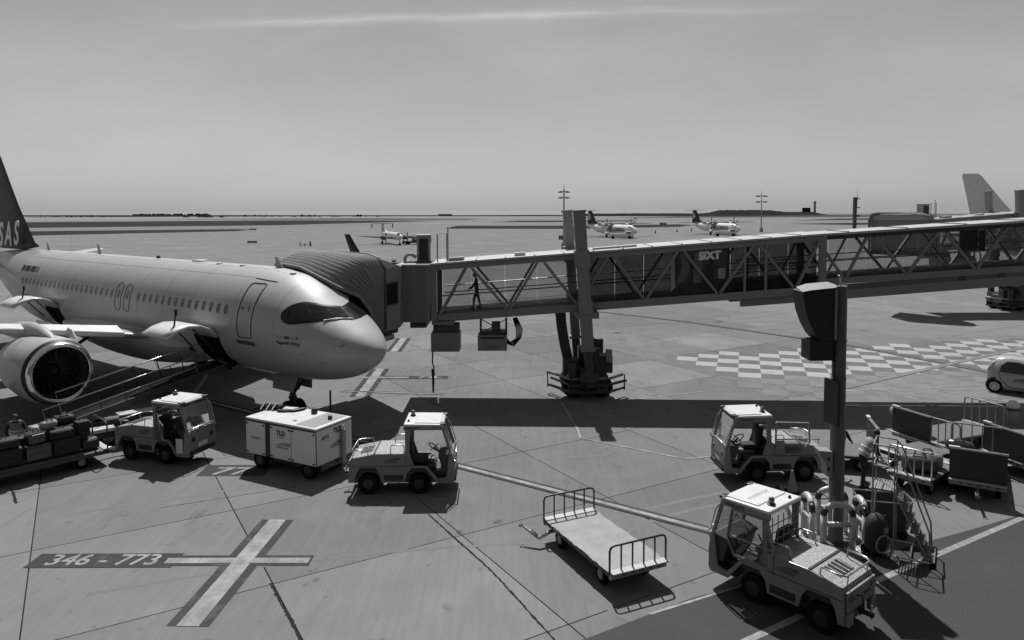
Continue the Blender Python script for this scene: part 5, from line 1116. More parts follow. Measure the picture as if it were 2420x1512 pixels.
duffel('shiny black bag hung over the near panelled cart at right', (12.75, 20.55, 1.1), .7, .17, R(-40), 'bag_hard')
duffel('soft bag leaning behind the dark panel of the rearmost cart', (13.45, 24.1, .53), .9, .30, R(-55), 'cloth_bag')
duffel('pale bag on top beside the dark panel of the rearmost cart', (13.15, 24.45, 1.0), .7, .16, R(-55), 'bag_light')
# ================================================================== BELT LOADER
bl_ = thing('belt_loader', 'belt loader with a railed conveyor raised to the open forward cargo door', 'belt loader', (-13.45, 26.2, 0), R(0))
top, bot = Vector((-11.2, 28.2, 2.12)), Vector((-15.7, 24.3, .75)); ax = (top - bot).normalized(); side_ = Vector((ax.y, -ax.x, 0)).normalized(); upv = side_.cross(ax) * -1
if upv.z < 0: upv = -upv
O_ = Vector((-13.45, 26.2, 0))
def bq(f, s_, u_): return bot + (top - bot) * f + side_ * s_ + upv * u_ - O_
for s_ in (-.5, .5): MB().bar(bq(0, s_, 0), bq(1, s_, 0), .08, .26).build('side_beam', 'bridge_dark', bl_, bevel=.01)
MB().bar(bq(.01, 0, .08), bq(.99, 0, .08), .84, .03).build('belt', 'rubber', bl_)
for f in (0., 1.): MB().tube([bq(f, -.46, .02), bq(f, .46, .02)], .12, 14).build('end_roller', 'dark_metal', bl_, smooth=40)
MB().tube([bq(1.03, -.5, .02), bq(1.03, .5, .02)], .13, 12).build('bumper_roll', 'rubber', bl_, smooth=40)
MB().lathe([(.14, -.05), (.14, .05)], tuple(bq(1.0, .62, .02)), 'x', 14).build('bumper_wheel', 'rubber', bl_)
for s_, hs_, f0, f1 in ((-.58, (.95, .50), .10, .92), (.58, (.42, .80), .0, .80)):
    for h_ in hs_: MB().tube([bq(f0, s_, .12), bq(f0, s_, h_), bq(f1, s_, h_), bq(f1 + .01, s_, .12)], .022, 7).build('handrail', 'steel', bl_, smooth='all')
    for k in range(1, 6): f = f0 + (f1 - f0) * k / 6; MB().tube([bq(f, s_, .05), bq(f, s_, max(hs_))], .02, 6).build('rail_post', 'dark_metal', bl_)
for k in range(12): f = .05 + .08 * k; MB().bar(bq(f, -.47, -.1), bq(f, .47, -.1), .06, .06).build('cross_member', 'dark_metal', bl_)
yaw = math.atan2(ax.y, ax.x); RZ = Matrix.Rotation(yaw, 4, 'Z')
def lb(x0, x1, y0, y1, z0, z1, nm, m, **k): return MB().box(x0, x1, y0, y1, z0, z1).xf(RZ).build(nm, m, bl_, **k)
lb(-2.1, 2.1, -1.0, .62, .35, .62, 'chassis', 'dark_metal', bevel=.02); hd_ = lb(-.9, 1.2, -1.18, -.66, .60, 1.05, 'engine_housing', 'bridge_dark', bevel=.03)
lb(-1.0, .2, -1.16, -.70, 1.052, 1.10, 'housing_lid', 'white_paint', bevel=.01); lb(-2.0, -1.1, -1.15, -.7, .6, .72, 'platform', 'white_paint', bevel=.01)
lb(.4, .9, -1.05, -.75, 1.05, 1.2, 'seat', 'seat_cloth', bevel=.03); lb(1.35, 1.5, -1.15, -.72, .6, 1.35, 'control_panel', 'grey_paint', bevel=.02)
for s_ in (-.25, .35): MB().bar(bq(.62, s_, -.1), Vector((O_ + (RZ @ Vector((.2, s_, .5))))) - O_, .09, .09).build('lift_arm', 'dark_metal', bl_)
MB().bar(bq(.86, .5, 0), bq(.72, .5, -.75), .10, .10).build('support_leg', 'bridge_steel', bl_); MB().bar(bq(.78, -.5, 0), bq(.66, -.5, -.7), .10, .10).build('support_leg', 'bridge_steel', bl_)
for x in (-1.3, 1.3):
    for y in (-.85, .5):
        a = MB(); wheel(a, (x, y, .36), .36, .22); o = a.xf(RZ).build('tyre', 'rubber', bl_, smooth=40); b = MB(); rim(b, (x, y, .36), .36, .23); b.xf(RZ).build('rim', 'grey_paint', o)
# ================================================================== BIG POLE WITH DOCKING DISPLAY, HOOPS, BIN, STEPS
pl = thing('docking_pole', 'tall dark pole carrying the aircraft docking display box, in front of the bridge', 'pole', (7.80, 17.32, 0))
MB().lathe([(.172, 0), (.172, 2.1), (.165, 2.105), (.165, 4.0), (.158, 4.005), (.158, 6.22), (.0, 6.22)], n=28, cap=False).build('shaft', 'pole_paint', pl, smooth=40)
for z in (.9, 1.55, 2.1, 3.3, 4.0, 4.9): MB().lathe([(.178, 0), (.180, .012), (.178, .024)], (0, 0, z), n=24).build('band', 'pole_paint', pl)
MB().lathe([(.30, 0), (.30, .03)], n=24).build('base_plate', 'bridge_dark', pl)
MB().tube([(0, 0, 6.2), (0, 0, 6.42), (-.03, 0, 6.47), (-.06, 0, 6.45)], .022, 8).build('top_fitting', 'steel', pl, smooth='all')
vx = [(-.20, 6.20), (-.78, 6.14), (-.98, 6.10), (-.97, 5.95), (-.90, 5.6), (-.80, 5.32), (-.66, 5.06), (-.56, 4.94), (-.20, 4.94)]
vd = MB().prism(vx, 'y', -.25, .42).build('display_housing', 'black_plastic', pl, bevel=.012)
MB().add([(-.2, -.27, 6.21), (-.78, -.27, 6.15), (-1.0, -.27, 6.11), (-.84, .55, 6.14), (-.6, .55, 6.22), (-.1, .5, 6.27), (-.12, .0, 6.25)], [(0, 1, 2, 3, 4, 5, 6)]).build('housing_lid', 'grey_paint', vd)
MB().box(-.235, -.195, -.30, -.26, 4.98, 6.16).build('mounting_strip', 'grey_paint', vd)
lbx = MB().box(-.78, -.22, -.20, .34, 4.46, 4.935).build('camera_box', 'black_plastic', pl, bevel=.015)
MB().tube([(-.22, -.1, 4.9), (-.18, -.17, 4.4), (-.175, -.17, 3.9), (-.2, -.17, 3.6)], .02, 6).build('cable', 'rubber', pl, smooth='all')
sg_ = MB().box(-.035, .035, -.42, .10, 2.95, 4.0, c=(0, 0)).xf(Matrix.Translation((-.26, -.02, 0)) @ Matrix.Rotation(R(12), 4, 'Z')).build('sign_board', 'black_plastic', pl, bevel=.005)
MB().box(-.012, .0, -.36, -.22, 3.52, 3.82).xf(Matrix.Translation((-.20, -.02, 0)) @ Matrix.Rotation(R(12), 4, 'Z')).build('notice', 'print_grey', sg_)
jb = MB().prism([(-.50, 2.30), (-.18, 2.27), (-.18, 1.70), (-.30, 1.66), (-.34, 2.0), (-.48, 2.18)], 'y', -.18, .16).build('junction_box', 'grey_paint', pl, bevel=.01)
for z in (2.1, 1.86): MB().lathe([(.035, 0), (.035, .012)], (-.28, -.195, z), 'y', 10).build('socket', 'black_plastic', jb)
MB().tube([(-.2, -.18, 1.6), (-.24, -.2, 1.0), (-.20, -.2, .55), (-.15, -.2, .5), (-.14, -.2, 1.2)], .025, 7).build('conduit', 'grey_paint', pl, smooth='all')
def barrier(label, loc, rz, yellow='hoop_paint', word=None):
    t = thing('hoop_barrier', label, 'barrier', (*loc, 0), rz, 'hoop barriers round the pole'); w = .33; z1 = 1.10; r_ = .075
    arc = [(w * math.cos(R(a)), 0, z1 - .26 + .26 * math.sin(R(a))) for a in range(0, 181, 12)]
    for s_ in (-1, 1): MB().tube([(s_ * w, 0, .02), (s_ * w, 0, z1 - .26)], r_, 16).build('upright', yellow, t, smooth='all')
    MB().tube(arc[:4], r_ + .001, 16).build('black_band', 'hoop_black', t, smooth='all'); MB().tube(arc[-4:], r_ + .001, 16).build('black_band', 'hoop_black', t, smooth='all'); MB().tube(arc[3:-3], r_, 16).build('bend', yellow, t, smooth='all')
    MB().tube([(-w, 0, .62), (w, 0, .62)], r_ * .8, 14).build('crossbar', yellow, t, smooth='all')
    for s_ in (-1, 1):
        b = MB().box(s_ * w - .14, s_ * w + .14, -.13, .13, .0, .025).build('foot_plate', 'white_paint', t)
        for q in ((-.1, -.09), (.1, -.09), (.1, .09), (-.1, .09)): MB().lathe([(.014, 0), (.014, .03)], (s_ * w + q[0], q[1], .02), n=6).build('bolt', 'dark_metal', b)
    if word: lettering(word, .15, t, 'print_dark', (-w - .0, -r_ - .004, .16), (-1, 0, 0), (0, 0, -1), bold=.004)
    return t
barrier('hoop barrier in front of the big pole, nearest the camera', (7.66, 16.88), R(-6), word='0A')
barrier('hoop barrier seen edge on at the left of the big pole', (7.17, 17.42), R(84))
barrier('hoop barrier seen edge on at the right of the big pole', (8.33, 17.20), R(84))
barrier('hoop barrier behind the big pole, mostly hidden by it', (7.93, 17.86), R(-6))
# covered extinguisher trolley, skip, chock
et = thing('covered_trolley', 'hose trolley under a black cover right of the hoop barriers', 'trolley', (8.42, 16.62, 0), R(20))
MB().lathe([(.16, .08), (.24, .2), (.25, .65), (.21, .85), (.10, .98), (.05, 1.0)], n=18).build('cover', 'tarp', et, smooth='all'); MB().tube([(-.2, -.22 , .28 + .0)] + [(-.2 + .0, -.24 - .0, .3)], .01).v
MB().tube([(.20 * math.cos(a) - .05, -.26, .38 + .20 * math.sin(a)) for a in [2 * math.pi * k / 16 for k in range(16)]], .022, 7, True).build('hose_ring', 'grey_paint', et, smooth='all')
MB().box(-.02, .1, -.262, -.25, .62, .74).build('label_plate', 'print_grey', et); 
for x in (-.2, .2): a = MB(); wheel(a, (x, .1, .13), .13, .07, 'x'); a.build('wheel', 'rubber', et, smooth=40)
MB().tube([(-.12, .2, .9), (-.2, .32, 1.1), (0, .36, 1.18), (.2, .32, 1.1), (.12, .2, .9)], .016, 6).build('handle', 'steel', et, smooth='all')
sk = thing('skip_container', 'open topped dark metal bin between the hoop barriers and the rolling steps', 'bin', (9.15, 17.75, 0), R(-14))
P = [(-.62, -.36), (.50, -.36), (.66, -.1), (.62, .36), (-.62, .36)]; n = len(P)
mb = MB().add([(x * .88, y * .88, .22) for x, y in P] + [(x, y, .92) for x, y in P] + [(x * .96, y * .94, .92) for x, y in P] + [(x * .85, y * .84, .25) for x, y in P],
    [tuple(range(n))] + [(i, (i + 1) % n, n + (i + 1) % n, n + i) for i in range(n)] + [(n + i, n + (i + 1) % n, 2 * n + (i + 1) % n, 2 * n + i) for i in range(n)] + [(2 * n + i, 2 * n + (i + 1) % n, 3 * n + (i + 1) % n, 3 * n + i) for i in range(n)] + [tuple(range(3 * n, 4 * n))])
mb.build('tub', 'bridge_dark', sk); MB().tube([(x, y, .925) for x, y in P], .02, 6, True).build('rim_bar', 'steel', sk)
MB().box(-.5, .5, -.3, .3, .10, .20).build('base_frame', 'black_paint', sk); wheels4(sk, (-.4, .4), (-.26, .26), .09, .06, 'dark_metal')
MB().box(-.3, .0, -.345, -.335, .58, .62).build('bracket', 'steel', sk)
st = thing('rolling_steps', 'wheeled maintenance steps with tall handrails casting a long thin shadow on the asphalt', 'steps', (9.02, 16.72, 0), R(58))
# local: steps climb towards +y, platform at the +y end
wv, dv, ph = .34, .62, 1.55
for s_ in (-1, 1):
    MB().tube([(s_ * wv, -.62, .08), (s_ * wv, .10, ph)], .022, 7).build('step_rail', 'grey_paint', st)
    MB().tube([(s_ * wv, .58, .08), (s_ * wv, .54, ph)], .022, 7).build('rear_leg', 'grey_paint', st)
    MB().tube([(s_ * wv, .10, .10), (s_ * wv, .10, ph)], .018, 7).build('middle_leg', 'grey_paint', st)
    MB().tube([(s_ * wv, -.66, .10), (s_ * wv, -.62, .75), (s_ * wv, -.25, 1.75), (s_ * wv, .0, 2.45), (s_ * wv, .12, 2.58), (s_ * wv, .54, 2.60), (s_ * wv, .56, 2.5), (s_ * wv, .54, ph)], .019, 7).build('handrail', 'grey_paint', st, smooth='all')
    MB().tube([(s_ * wv, .10, ph), (s_ * wv, .10, 2.56)], .016, 6).build('rail_post', 'grey_paint', st); MB().tube([(s_ * wv, .10, 2.1), (s_ * wv, .54, 2.1)], .014, 6).build('mid_rail', 'grey_paint', st)
    MB().tube([(s_ * (wv + .12), -.72, .1), (s_ * (wv + .12), .66, .1)], .022, 7).build('base_rail', 'steel', st)
MB().tube([(-wv, .55, 2.58), (wv, .55, 2.58)], .018, 7).build('top_bar', 'grey_paint', st); MB().tube([(-wv, .55, 2.08), (wv, .55, 2.08)], .016, 7).build('back_bar', 'grey_paint', st)
for k in range(6):
    f = (k + .6) / 6.4; MB().box(-wv, wv, -.62 + .72 * f - .09, -.62 + .72 * f + .09, .08 + (ph - .08) * f - .02, .08 + (ph - .08) * f + .01).build('tread', 'dark_metal', st)
for k in range(8): MB().box(-wv, wv, .12 + .055 * k, .155 + .055 * k, ph - .01, ph + .015).build('platform_slat', 'grey_paint', st)
for x in (-wv, wv): MB().bar((x, .10, ph), (x, .58, ph), .03, .05).build('platform_edge', 'grey_paint', st)
for y in (-.72, -.25, .2, .66): MB().tube([(-wv - .12, y, .1), (wv + .12, y, .1)], .02, 7).build('base_bar', 'steel', st)
MB().tube([(-wv, .58, .15), (wv, .54, 1.3)], .012, 5).build('cross_brace', 'grey_paint', st)
for x in (-wv - .12, wv + .12):
    for y in (-.70, .64): a = MB(); wheel(a, (x, y, .07), .07, .05, 'x'); a.build('castor', 'rubber', st, smooth=40)
# ================================================================== cone, bollard, small car
cn = thing('traffic_cone', 'pale traffic cone on the ground between the two right hand tractors', 'traffic cone', (7.95, 20.45, 0)); MB().lathe([(.15, .03), (.03, .62), (.0, .62)], n=16, cap=False).build('cone', 'hi_vis', cn, smooth=50); MB().box(-.18, .18, -.18, .18, 0, .035).build('base', 'rubber', cn)
bo = thing('bollard', 'stout bollard with a pale cap behind the rearmost baggage cart at right', 'bollard', (18.7, 27.0, 0)); MB().lathe([(.20, 0), (.20, .62)], n=18).build('post', 'grey_paint', bo, smooth=50); MB().lathe([(.205, .62), (.21, .75), (.12, .86), (.0, .87)], n=18, cap=False).build('cap', 'white_paint', bo, smooth='all'); MB().lathe([(.204, .5), (.204, .6)], n=18, cap=False).build('band', 'hoop_black', bo)
car = thing('parked_car', 'tiny two seat hatchback in silver parked at the right edge beyond the bridge shadow', 'car', (22.3, 31.65, 0), R(-40))
# local x forward, y left; body shell from lengthwise sections
sec = [(-1.25, .62, .40, .95, .62), (-1.22, .70, .28, 1.02, .70), (-1.05, .76, .20, 1.34, .64), (-.85, .78, .18, 1.50, .60), (-.4, .78, .18, 1.55, .58), (.1, .78, .18, 1.50, .58), (.45, .78, .18, 1.32, .60), (.75, .77, .18, 1.0, .66), (1.05, .74, .20, .86, .66), (1.22, .66, .26, .72, .6), (1.27, .55, .36, .6, .5)]
rows = []
for x, hw, z0, z1, tw in sec:
    zm = min(.86, z1 - .04); rows.append([(x, -hw * .92, z0), (x, -hw, z0 + .12), (x, -hw, (z0 + zm) / 2), (x, -hw * .985, zm), (x, -tw, z1 - .06 if z1 > 1.1 else z1 - .01), (x, -tw * .8, z1), (x, 0, z1 + .02), (x, tw * .8, z1), (x, tw, z1 - .06 if z1 > 1.1 else z1 - .01), (x, hw * .985, zm), (x, hw, (z0 + zm) / 2), (x, hw, z0 + .12), (x, hw * .92, z0)])
mb = MB().grid(rows); mb.f += [tuple(range(13)), tuple(range(13 * (len(sec) - 1), 13 * len(sec)))]
cb = mb.build('body', 'bodywork' if 'bodywork' in MATS else mat('bodywork', .42, .3, var=.04, coat=.6), car, smooth=50)
for s_ in (-1, 1):
    yb = lambda z: (.79 - .17 * max(0, (z - .86)) / .58) * s_
    MB().poly([(x, yb(z) + .012 * s_, z) for x, z in ((-.78, .93), (-.72, 1.2), (-.52, 1.38), (-.1, 1.40), (.22, 1.30), (.62, .96), (.6, .90))]).build('side_window', 'window_dark', car)
    MB().tube([(x, yb(z) + .006 * s_, z) for x, z in ((-.80, .9), (-.72, .6), (-.45, .32), (.3, .25), (.62, .4), (.68, .88))], .009, 5).build('door_gap', 'black_plastic', car)
    MB().box(-.62, -.42, .785 * s_ - .015, .785 * s_ + .02, .80, .84).build('door_handle', 'steel', car)
    MB().box(.52, .68, .86 * s_ - .08, .86 * s_ + .08, .90, 1.04).build('mirror', 'black_plastic', car, bevel=.03)
    for z in (.70, .84): MB().lathe([(.055, -.02), (.055, .015), (.03, .03)], (-1.235, .55 * s_, z), 'x', 12).build('rear_lamp', 'lamp_orange', car)
    for x in (-.93, .93):
        MB().lathe([(.345, -.01), (.345, .02)], (x, .762 * s_, .32), 'y', 24).build('wheel_arch', 'black_plastic', car)
        a = MB(); wheel(a, (x, .735 * s_, .29), .29, .17); o = a.build('tyre', 'rubber', car, smooth=40); b = MB(); b.lathe([(.19, -.0), (.19, .02), (.17, .025)], (x, .735 * s_ + (.08 if s_ > 0 else -.10), .29), 'y', 18); b.build('rim', 'steel', o)
        for k in range(7): a = 2 * math.pi * k / 7; MB().lathe([(.028, 0), (.028, .006)], (x + .12 * math.cos(a), .735 * s_ + (.106 if s_ > 0 else -.112), .29 + .12 * math.sin(a)), 'y', 6).build('rim_hole', 'black_plastic', o)
MB().add([(-1.235, -.58, .98), (-1.235, .58, .98), (-.93, .53, 1.42), (-.93, -.53, 1.42)], [(0, 1, 2, 3)]).xf(Matrix.Translation((-.03, 0, .01))).build('rear_window', 'window_dark', car)
MB().add([(.72, -.60, 1.04), (.72, .60, 1.04), (.30, .53, 1.42), (.30, -.53, 1.42)], [(0, 1, 2, 3)]).xf(Matrix.Translation((.04, 0, .02))).build('windscreen', 'window_dark', car)
aplogo(car, (-.05, -.792, .62), (1, 0, 0), (0, 0, 1), .9)
# ================================================================== PEOPLE
def skinned(name, joints, edges, m, parent, lvl=1, root=0):
    me = bpy.data.meshes.new(name); me.from_pydata([j[0] for j in joints], edges, []); me.update(); me['rc'] = 1
    me.materials.append(MATS[m]); o = bpy.data.objects.new(name, me); COL.objects.link(o); o.parent = parent
    if not me.skin_vertices: me.attributes.new if 0 else None
    md = o.modifiers.new('skin', 'SKIN'); md.use_smooth_shade = True
    for i, j in enumerate(joints):
        sv = me.skin_vertices[0].data[i]; r_ = j[1]; sv.radius = (r_, r_) if isinstance(r_, float) else r_; sv.use_root = (i == root)
    sb = o.modifiers.new('sub', 'SUBSURF'); sb.levels = lvl; sb.render_levels = lvl
    return o
def person(label, loc, rz, lean=0., arms=((.30, .18, 1.02), (.30, -.18, 1.02)), step=.10, cloth='trousers', vest='hi_vis', cap=None, scale=1., group=None):
    """facing +x; lean = forward bend of the trunk in radians; arms = hand positions"""
    t = thing('person', label, 'person', loc, rz, group); t.scale = (scale,) * 3
    def tr(x, y, z):       # bend the trunk about the hips
        z -= .95; return (x * math.cos(lean) + z * math.sin(lean), y, .95 + z * math.cos(lean) - x * math.sin(lean))
    J = [((0, 0, .95), (.16, .12)), (tr(0, 0, 1.15), (.145, .115)), (tr(.0, 0, 1.36), (.18, .12)), (tr(0, 0, 1.47), (.07, .07)), (tr(.01, 0, 1.53), (.055, .055))]
    E_ = [(0, 1), (1, 2), (2, 3), (3, 4)]
    for s_, k in ((1, 0), (-1, 1)):
        sh = tr(0, .19 * s_, 1.40); hd_ = arms[k]; el = tuple((a + b) / 2 for a, b in zip(sh, hd_)); el = (el[0] - .05, el[1] + .06 * s_, el[2] - .06)
        n = len(J); J += [(sh, .062), (el, .048), (hd_, .034)]; E_ += [(2, n), (n, n + 1), (n + 1, n + 2)]
        n = len(J); st_ = step * s_; J += [((0, .09 * s_, .88), .095), ((st_ * .6 + .03, .10 * s_, .50), .068), ((st_, .11 * s_, .10), .048), ((st_ + .14, .12 * s_, .045), (.045, .035))]; E_ += [(0, n), (n, n + 1), (n + 1, n + 2), (n + 2, n + 3)]
    skinned('body', J, E_, cloth, t)
    hc = Vector(tr(.035, 0, 1.655)); hm = MB().lathe([(.0, -.125), (.045, -.115), (.068, -.06), (.078, .0), (.076, .06), (.052, .10), (.0, .118)], n=14, cap=False)
    hm.v = [(v_[0] * 1.22, v_[1], v_[2]) for v_ in hm.v]; hm.xf(Matrix.Translation(hc) @ Matrix.Rotation(lean * .8, 4, 'Y')); hd = hm.build('head', 'skin', t, smooth='all')
    def hq(x, y, z): return hc + Matrix.Rotation(lean * .8, 3, 'Y') @ Vector((x, y, z))
    MB().prism([(-.012, -.02), (.012, -.02), (.0, .02)], 'x', .085, .115).xf(Matrix.Translation(hc) @ Matrix.Rotation(lean * .8, 4, 'Y')).build('nose', 'skin', hd)
    for s_ in (1, -1): MB().lathe([(.012, -.01), (.018, 0), (.01, .012)], tuple(hq(0, .078 * s_, 0)), 'y', 8).build('ear', 'skin', hd); MB().lathe([(.010, 0), (.006, .006)], tuple(hq(.086, .03 * s_, .015)), 'x', 6).build('eye', 'black_plastic', hd)
    MB().bar(hq(.088, -.022, -.05), hq(.088, .022, -.05), .006, .008).build('mouth', 'hair', hd)
    hr = MB().lathe([(.088, -.02), (.092, .03), (.08, .085), (.045, .118), (0, .13)], n=14, cap=False); hr.v = [(v_[0] * 1.18 - .014, v_[1], v_[2]) for v_ in hr.v]
    hr.xf(Matrix.Translation(hc) @ Matrix.Rotation(lean * .8, 4, 'Y')).build('cap' if cap else 'hair', cap or 'hair', t, smooth='all')
    # hands: palm, four fingers, thumb
    for k, s_ in ((0, 1), (1, -1)):
        h0 = Vector(arms[k]); sh = Vector(tr(0, .19 * s_, 1.40)); d = (h0 - sh).normalized(); sd_ = d.cross(Vector((0, 0, 1))); sd_ = sd_.normalized() if sd_.length > .1 else Vector((0, 1, 0)); up_ = sd_.cross(d)
        pm_ = MB().bar(h0 - d * .01, h0 + d * .085, .075, .028).build('hand', 'skin', t, bevel=.01)
        for q, ln in enumerate((.062, .072, .068, .052)):
            b0 = h0 + d * .083 + sd_ * (-.028 + .0187 * q); MB().tube([b0, b0 + d * ln * .55 - up_ * .006, b0 + d * ln - up_ * .024], [.009, .008, .006], 6).build('finger', 'skin', pm_)
        b0 = h0 + d * .02 + sd_ * .036 * s_; MB().tube([b0, b0 + d * .035 + sd_ * .02 * s_, b0 + d * .062 + sd_ * .018 * s_], [.011, .010, .007], 6).build('thumb', 'skin', pm_)
    if vest:
        rows = []
        for z, a, b in ((.90, .155, .205), (1.05, .15, .195), (1.2, .15, .195), (1.33, .155, .215), (1.42, .13, .20), (1.475, .085, .12)):
            rows.append([tr(a * math.cos(2 * math.pi * k / 16), b * math.sin(2 * math.pi * k / 16), z) for k in range(17)])
        v_ = MB().grid(rows).build('vest', vest, t, smooth='all')
        for z0, z1 in ((1.0, 1.05), (1.15, 1.20)):
            MB().grid([[tr(.158 * math.cos(2 * math.pi * k / 16), .206 * math.sin(2 * math.pi * k / 16), z) for k in range(17)] for z in (z0, z1)]).build('reflective_band', 'reflective', v_, smooth='all')
    for s_ in (1, -1): MB().box(step * s_ - .08, step * s_ + .2, .12 * s_ - .048, .12 * s_ + .048, 0, .085).build('shoe', 'black_plastic', t, bevel=.025)
    return t
person('loader in a pale banded vest and dark trousers bending over, right of the big pole', (10.15, 20.85, 0), R(8), .55, ((.50, .16, .95), (.46, -.18, .85)), .10)
person('dark haired loader half hidden behind the big pole, bending toward the cart panel', (9.72, 21.55, 0), R(40), .30, ((.42, .2, 1.15), (.40, -.2, 1.1)), .10)
person('baggage handler in a pale vest stooping behind the suitcases at the left edge', (-15.95, 23.2, .0), R(-60), .55, ((.50, .2, 1.0), (.52, -.2, .95)), .08, cap='cloth_bag')
person('dark silhouette of a person walking left inside the glazed bridge, hands held out', (-1.55, 32.0, zb(-1.5) + .13), R(180), .08, ((.42, .12, .98), (.34, -.14, .92)), .17, 'shirt_dark', None, scale=.9)
# ================================================================== DISTANT PROPELLER AIRCRAFT
def prop_plane(label, loc, rz, Lf, dia, z0, span, wing_z, wing_x, tail_h, ttail, eng_y, fin_m, name_txt, blades, mask_=True, endplates=False, low=False):
    t = thing('propeller_aircraft', label, 'aircraft', (*loc, 0), rz, None); r_ = dia / 2; zc = z0 + r_
    prof = [(0, .02, -.25), (.015, .35, -.18), (.04, .62, -.10), (.075, .85, -.02), (.12, .98, 0), (.18, 1, 0), (.62, 1, 0), (.75, .86, .14), (.88, .5, .42), (1.0, .08, .75)]
    rows = [[(f * Lf, r_ * k * math.cos(a), zc + r_ * o_ + r_ * k * math.sin(a)) for a in [R(q) for q in range(0, 361, 20)]] for f, k, o_ in prof]
    fu = MB().grid(rows).build('fuselage', 'white_paint', t, smooth='all')
    if mask_:
        for s_ in (1, -1): MB().grid([[(f * Lf - .02, (r_ * k + .02) * math.cos(R(a)) * s_, zc + r_ * o_ + (r_ * k + .02) * math.sin(R(a))) for a in (38, 52, 68, 90)] for f, k, o_ in ((.045, .66, -.09), (.06, .76, -.05), (.085, .88, -.01), (.105, .95, 0))]).build('cockpit_window', 'mask_black', fu, smooth='all')
    for k in range(16): 
        x = Lf * (.20 + .036 * k)
        for s_ in (1, -1): MB().poly([(x, (r_ + .01) * s_ * .985, zc + .25), (x + .26, (r_ + .01) * s_ * .985, zc + .25), (x + .26, (r_ + .01) * s_ * .93, zc + .58), (x, (r_ + .01) * s_ * .93, zc + .58)]).build('cabin_window', 'window_dark', t)
    fz0, fz1 = zc + r_ * .75, tail_h; x1 = Lf * .985
    MB().prism([(Lf * .70, fz0), (Lf * .82, fz0 + (fz1 - fz0) * .35), (Lf * .90, fz1), (Lf * .90 + Lf * .07, fz1), (x1, fz0 + .1)], 'y', -.14, .14).build('tail_fin', fin_m, t, bevel=.05)
    if fin_m == 'plane_blue': MB().prism([(Lf * .905, fz1 - 2.1), (Lf * .93, fz1 - .9), (Lf * .965, fz1 - .7), (Lf * .97, fz1 - 2.6), (Lf * .93, fz1 - 2.7)], 'y', -.16, .16).build('fin_badge', 'plane_skin', t)
    hz = fz1 if ttail else fz0 + .3; hs_ = span * .15
    for s_ in (1, -1): MB().add([(Lf * .895, 0, hz), (Lf * .99, 0, hz), (Lf * .985, hs_ * s_, hz + .05), (Lf * .93, hs_ * s_, hz + .05), (Lf * .895, 0, hz + .18), (Lf * .99, 0, hz + .12), (Lf * .985, hs_ * s_, hz + .1), (Lf * .93, hs_ * s_, hz + .12)], [(0, 1, 2, 3), (7, 6, 5, 4), (0, 3, 7, 4), (1, 5, 6, 2), (2, 6, 7, 3)]).build('tailplane', 'plane_grey', t)
    if endplates:
        for s_ in (1, -1): MB().box(Lf * .94, Lf * .98, hs_ * s_ - .04, hs_ * s_ + .04, hz - 1.0, hz + .1).build('tailet', 'plane_blue', t)
        for s_ in (1, -1): MB().box(Lf * .78, Lf * .86, .3 * s_, 1.9 * s_, zc + .2, zc + .26).build('stabilon', 'plane_grey', t)
    for s_ in (1, -1):
        c0, c1 = Lf * .095, Lf * .055; y0_, z_ = (r_ * .9, wing_z); dz = .12 if not low else .75
        w = MB().add([(wing_x, y0_ * s_ * (0 if not low else 1), z_), (wing_x + c0, y0_ * s_ * (0 if not low else 1), z_), (wing_x + c0, eng_y * s_, z_ + .03), (wing_x + .25 + c1, span / 2 * s_, z_ + dz), (wing_x + .25, span / 2 * s_, z_ + dz), (wing_x, eng_y * s_, z_ + .03)]
            + [(wing_x + .1, y0_ * s_ * (0 if not low else 1), z_ + .32), (wing_x + c0, y0_ * s_ * (0 if not low else 1), z_ + .1), (wing_x + c0, eng_y * s_, z_ + .12), (wing_x + .25 + c1, span / 2 * s_, z_ + dz + .06), (wing_x + .3, span / 2 * s_, z_ + dz + .12), (wing_x + .1, eng_y * s_, z_ + .33)],
            [(0, 1, 2, 3, 4, 5), (11, 10, 9, 8, 7, 6), (0, 5, 11, 6), (5, 4, 10, 11), (1, 7, 8, 2), (2, 8, 9, 3), (3, 9, 10, 4)]).build('wing', 'plane_grey', t)
        nz_ = z_ - .15 if not low else z_ + .25; n_ = MB().lathe([(.22, -1.9), (.42, -1.5), (.52, -.5), (.5, .8), (.3, 2.4), (.05, 3.0)], (wing_x, eng_y * s_, nz_), 'x', 14).build('engine_nacelle', 'white_paint' if not low else 'plane_blue', t, smooth='all')
        sp = MB().lathe([(.02, -2.5), (.18, -2.2), (.22, -1.9)], (wing_x, eng_y * s_, nz_), 'x', 12).build('spinner', 'steel', n_)
        pr_ = span * .072
        for k in range(blades):
            a = 2 * math.pi * k / blades + R(90); p1 = Vector((wing_x - 2.1, eng_y * s_ + pr_ * math.cos(a), nz_ + pr_ * math.sin(a))); MB().bar(Vector((wing_x - 2.1, eng_y * s_, nz_)), p1, .22, .05, (1, 0, 0)).build('blade', 'black_plastic', n_)
        gy = eng_y * s_ if low else (r_ + .75) * s_; 
        if not low: MB().lathe([(.05, -2.2), (.45, -1.4), (.55, 0), (.45, 1.6), (.05, 2.4)], (wing_x + 1.2, (r_ * .98) * s_, z0 + .25), 'x', 12).build('gear_fairing', 'white_paint', t, smooth='all')
        g_ = MB().tube([(wing_x + 1.2, gy * .8 if not low else gy, z0 + .35 if not low else nz_), (wing_x + 1.2, gy, .4)], .09).build('main_gear', 'dark_metal', t)
        a = MB(); wheel(a, (wing_x + 1.2, gy, .42), .42, .34); a.build('tyre', 'rubber', g_)
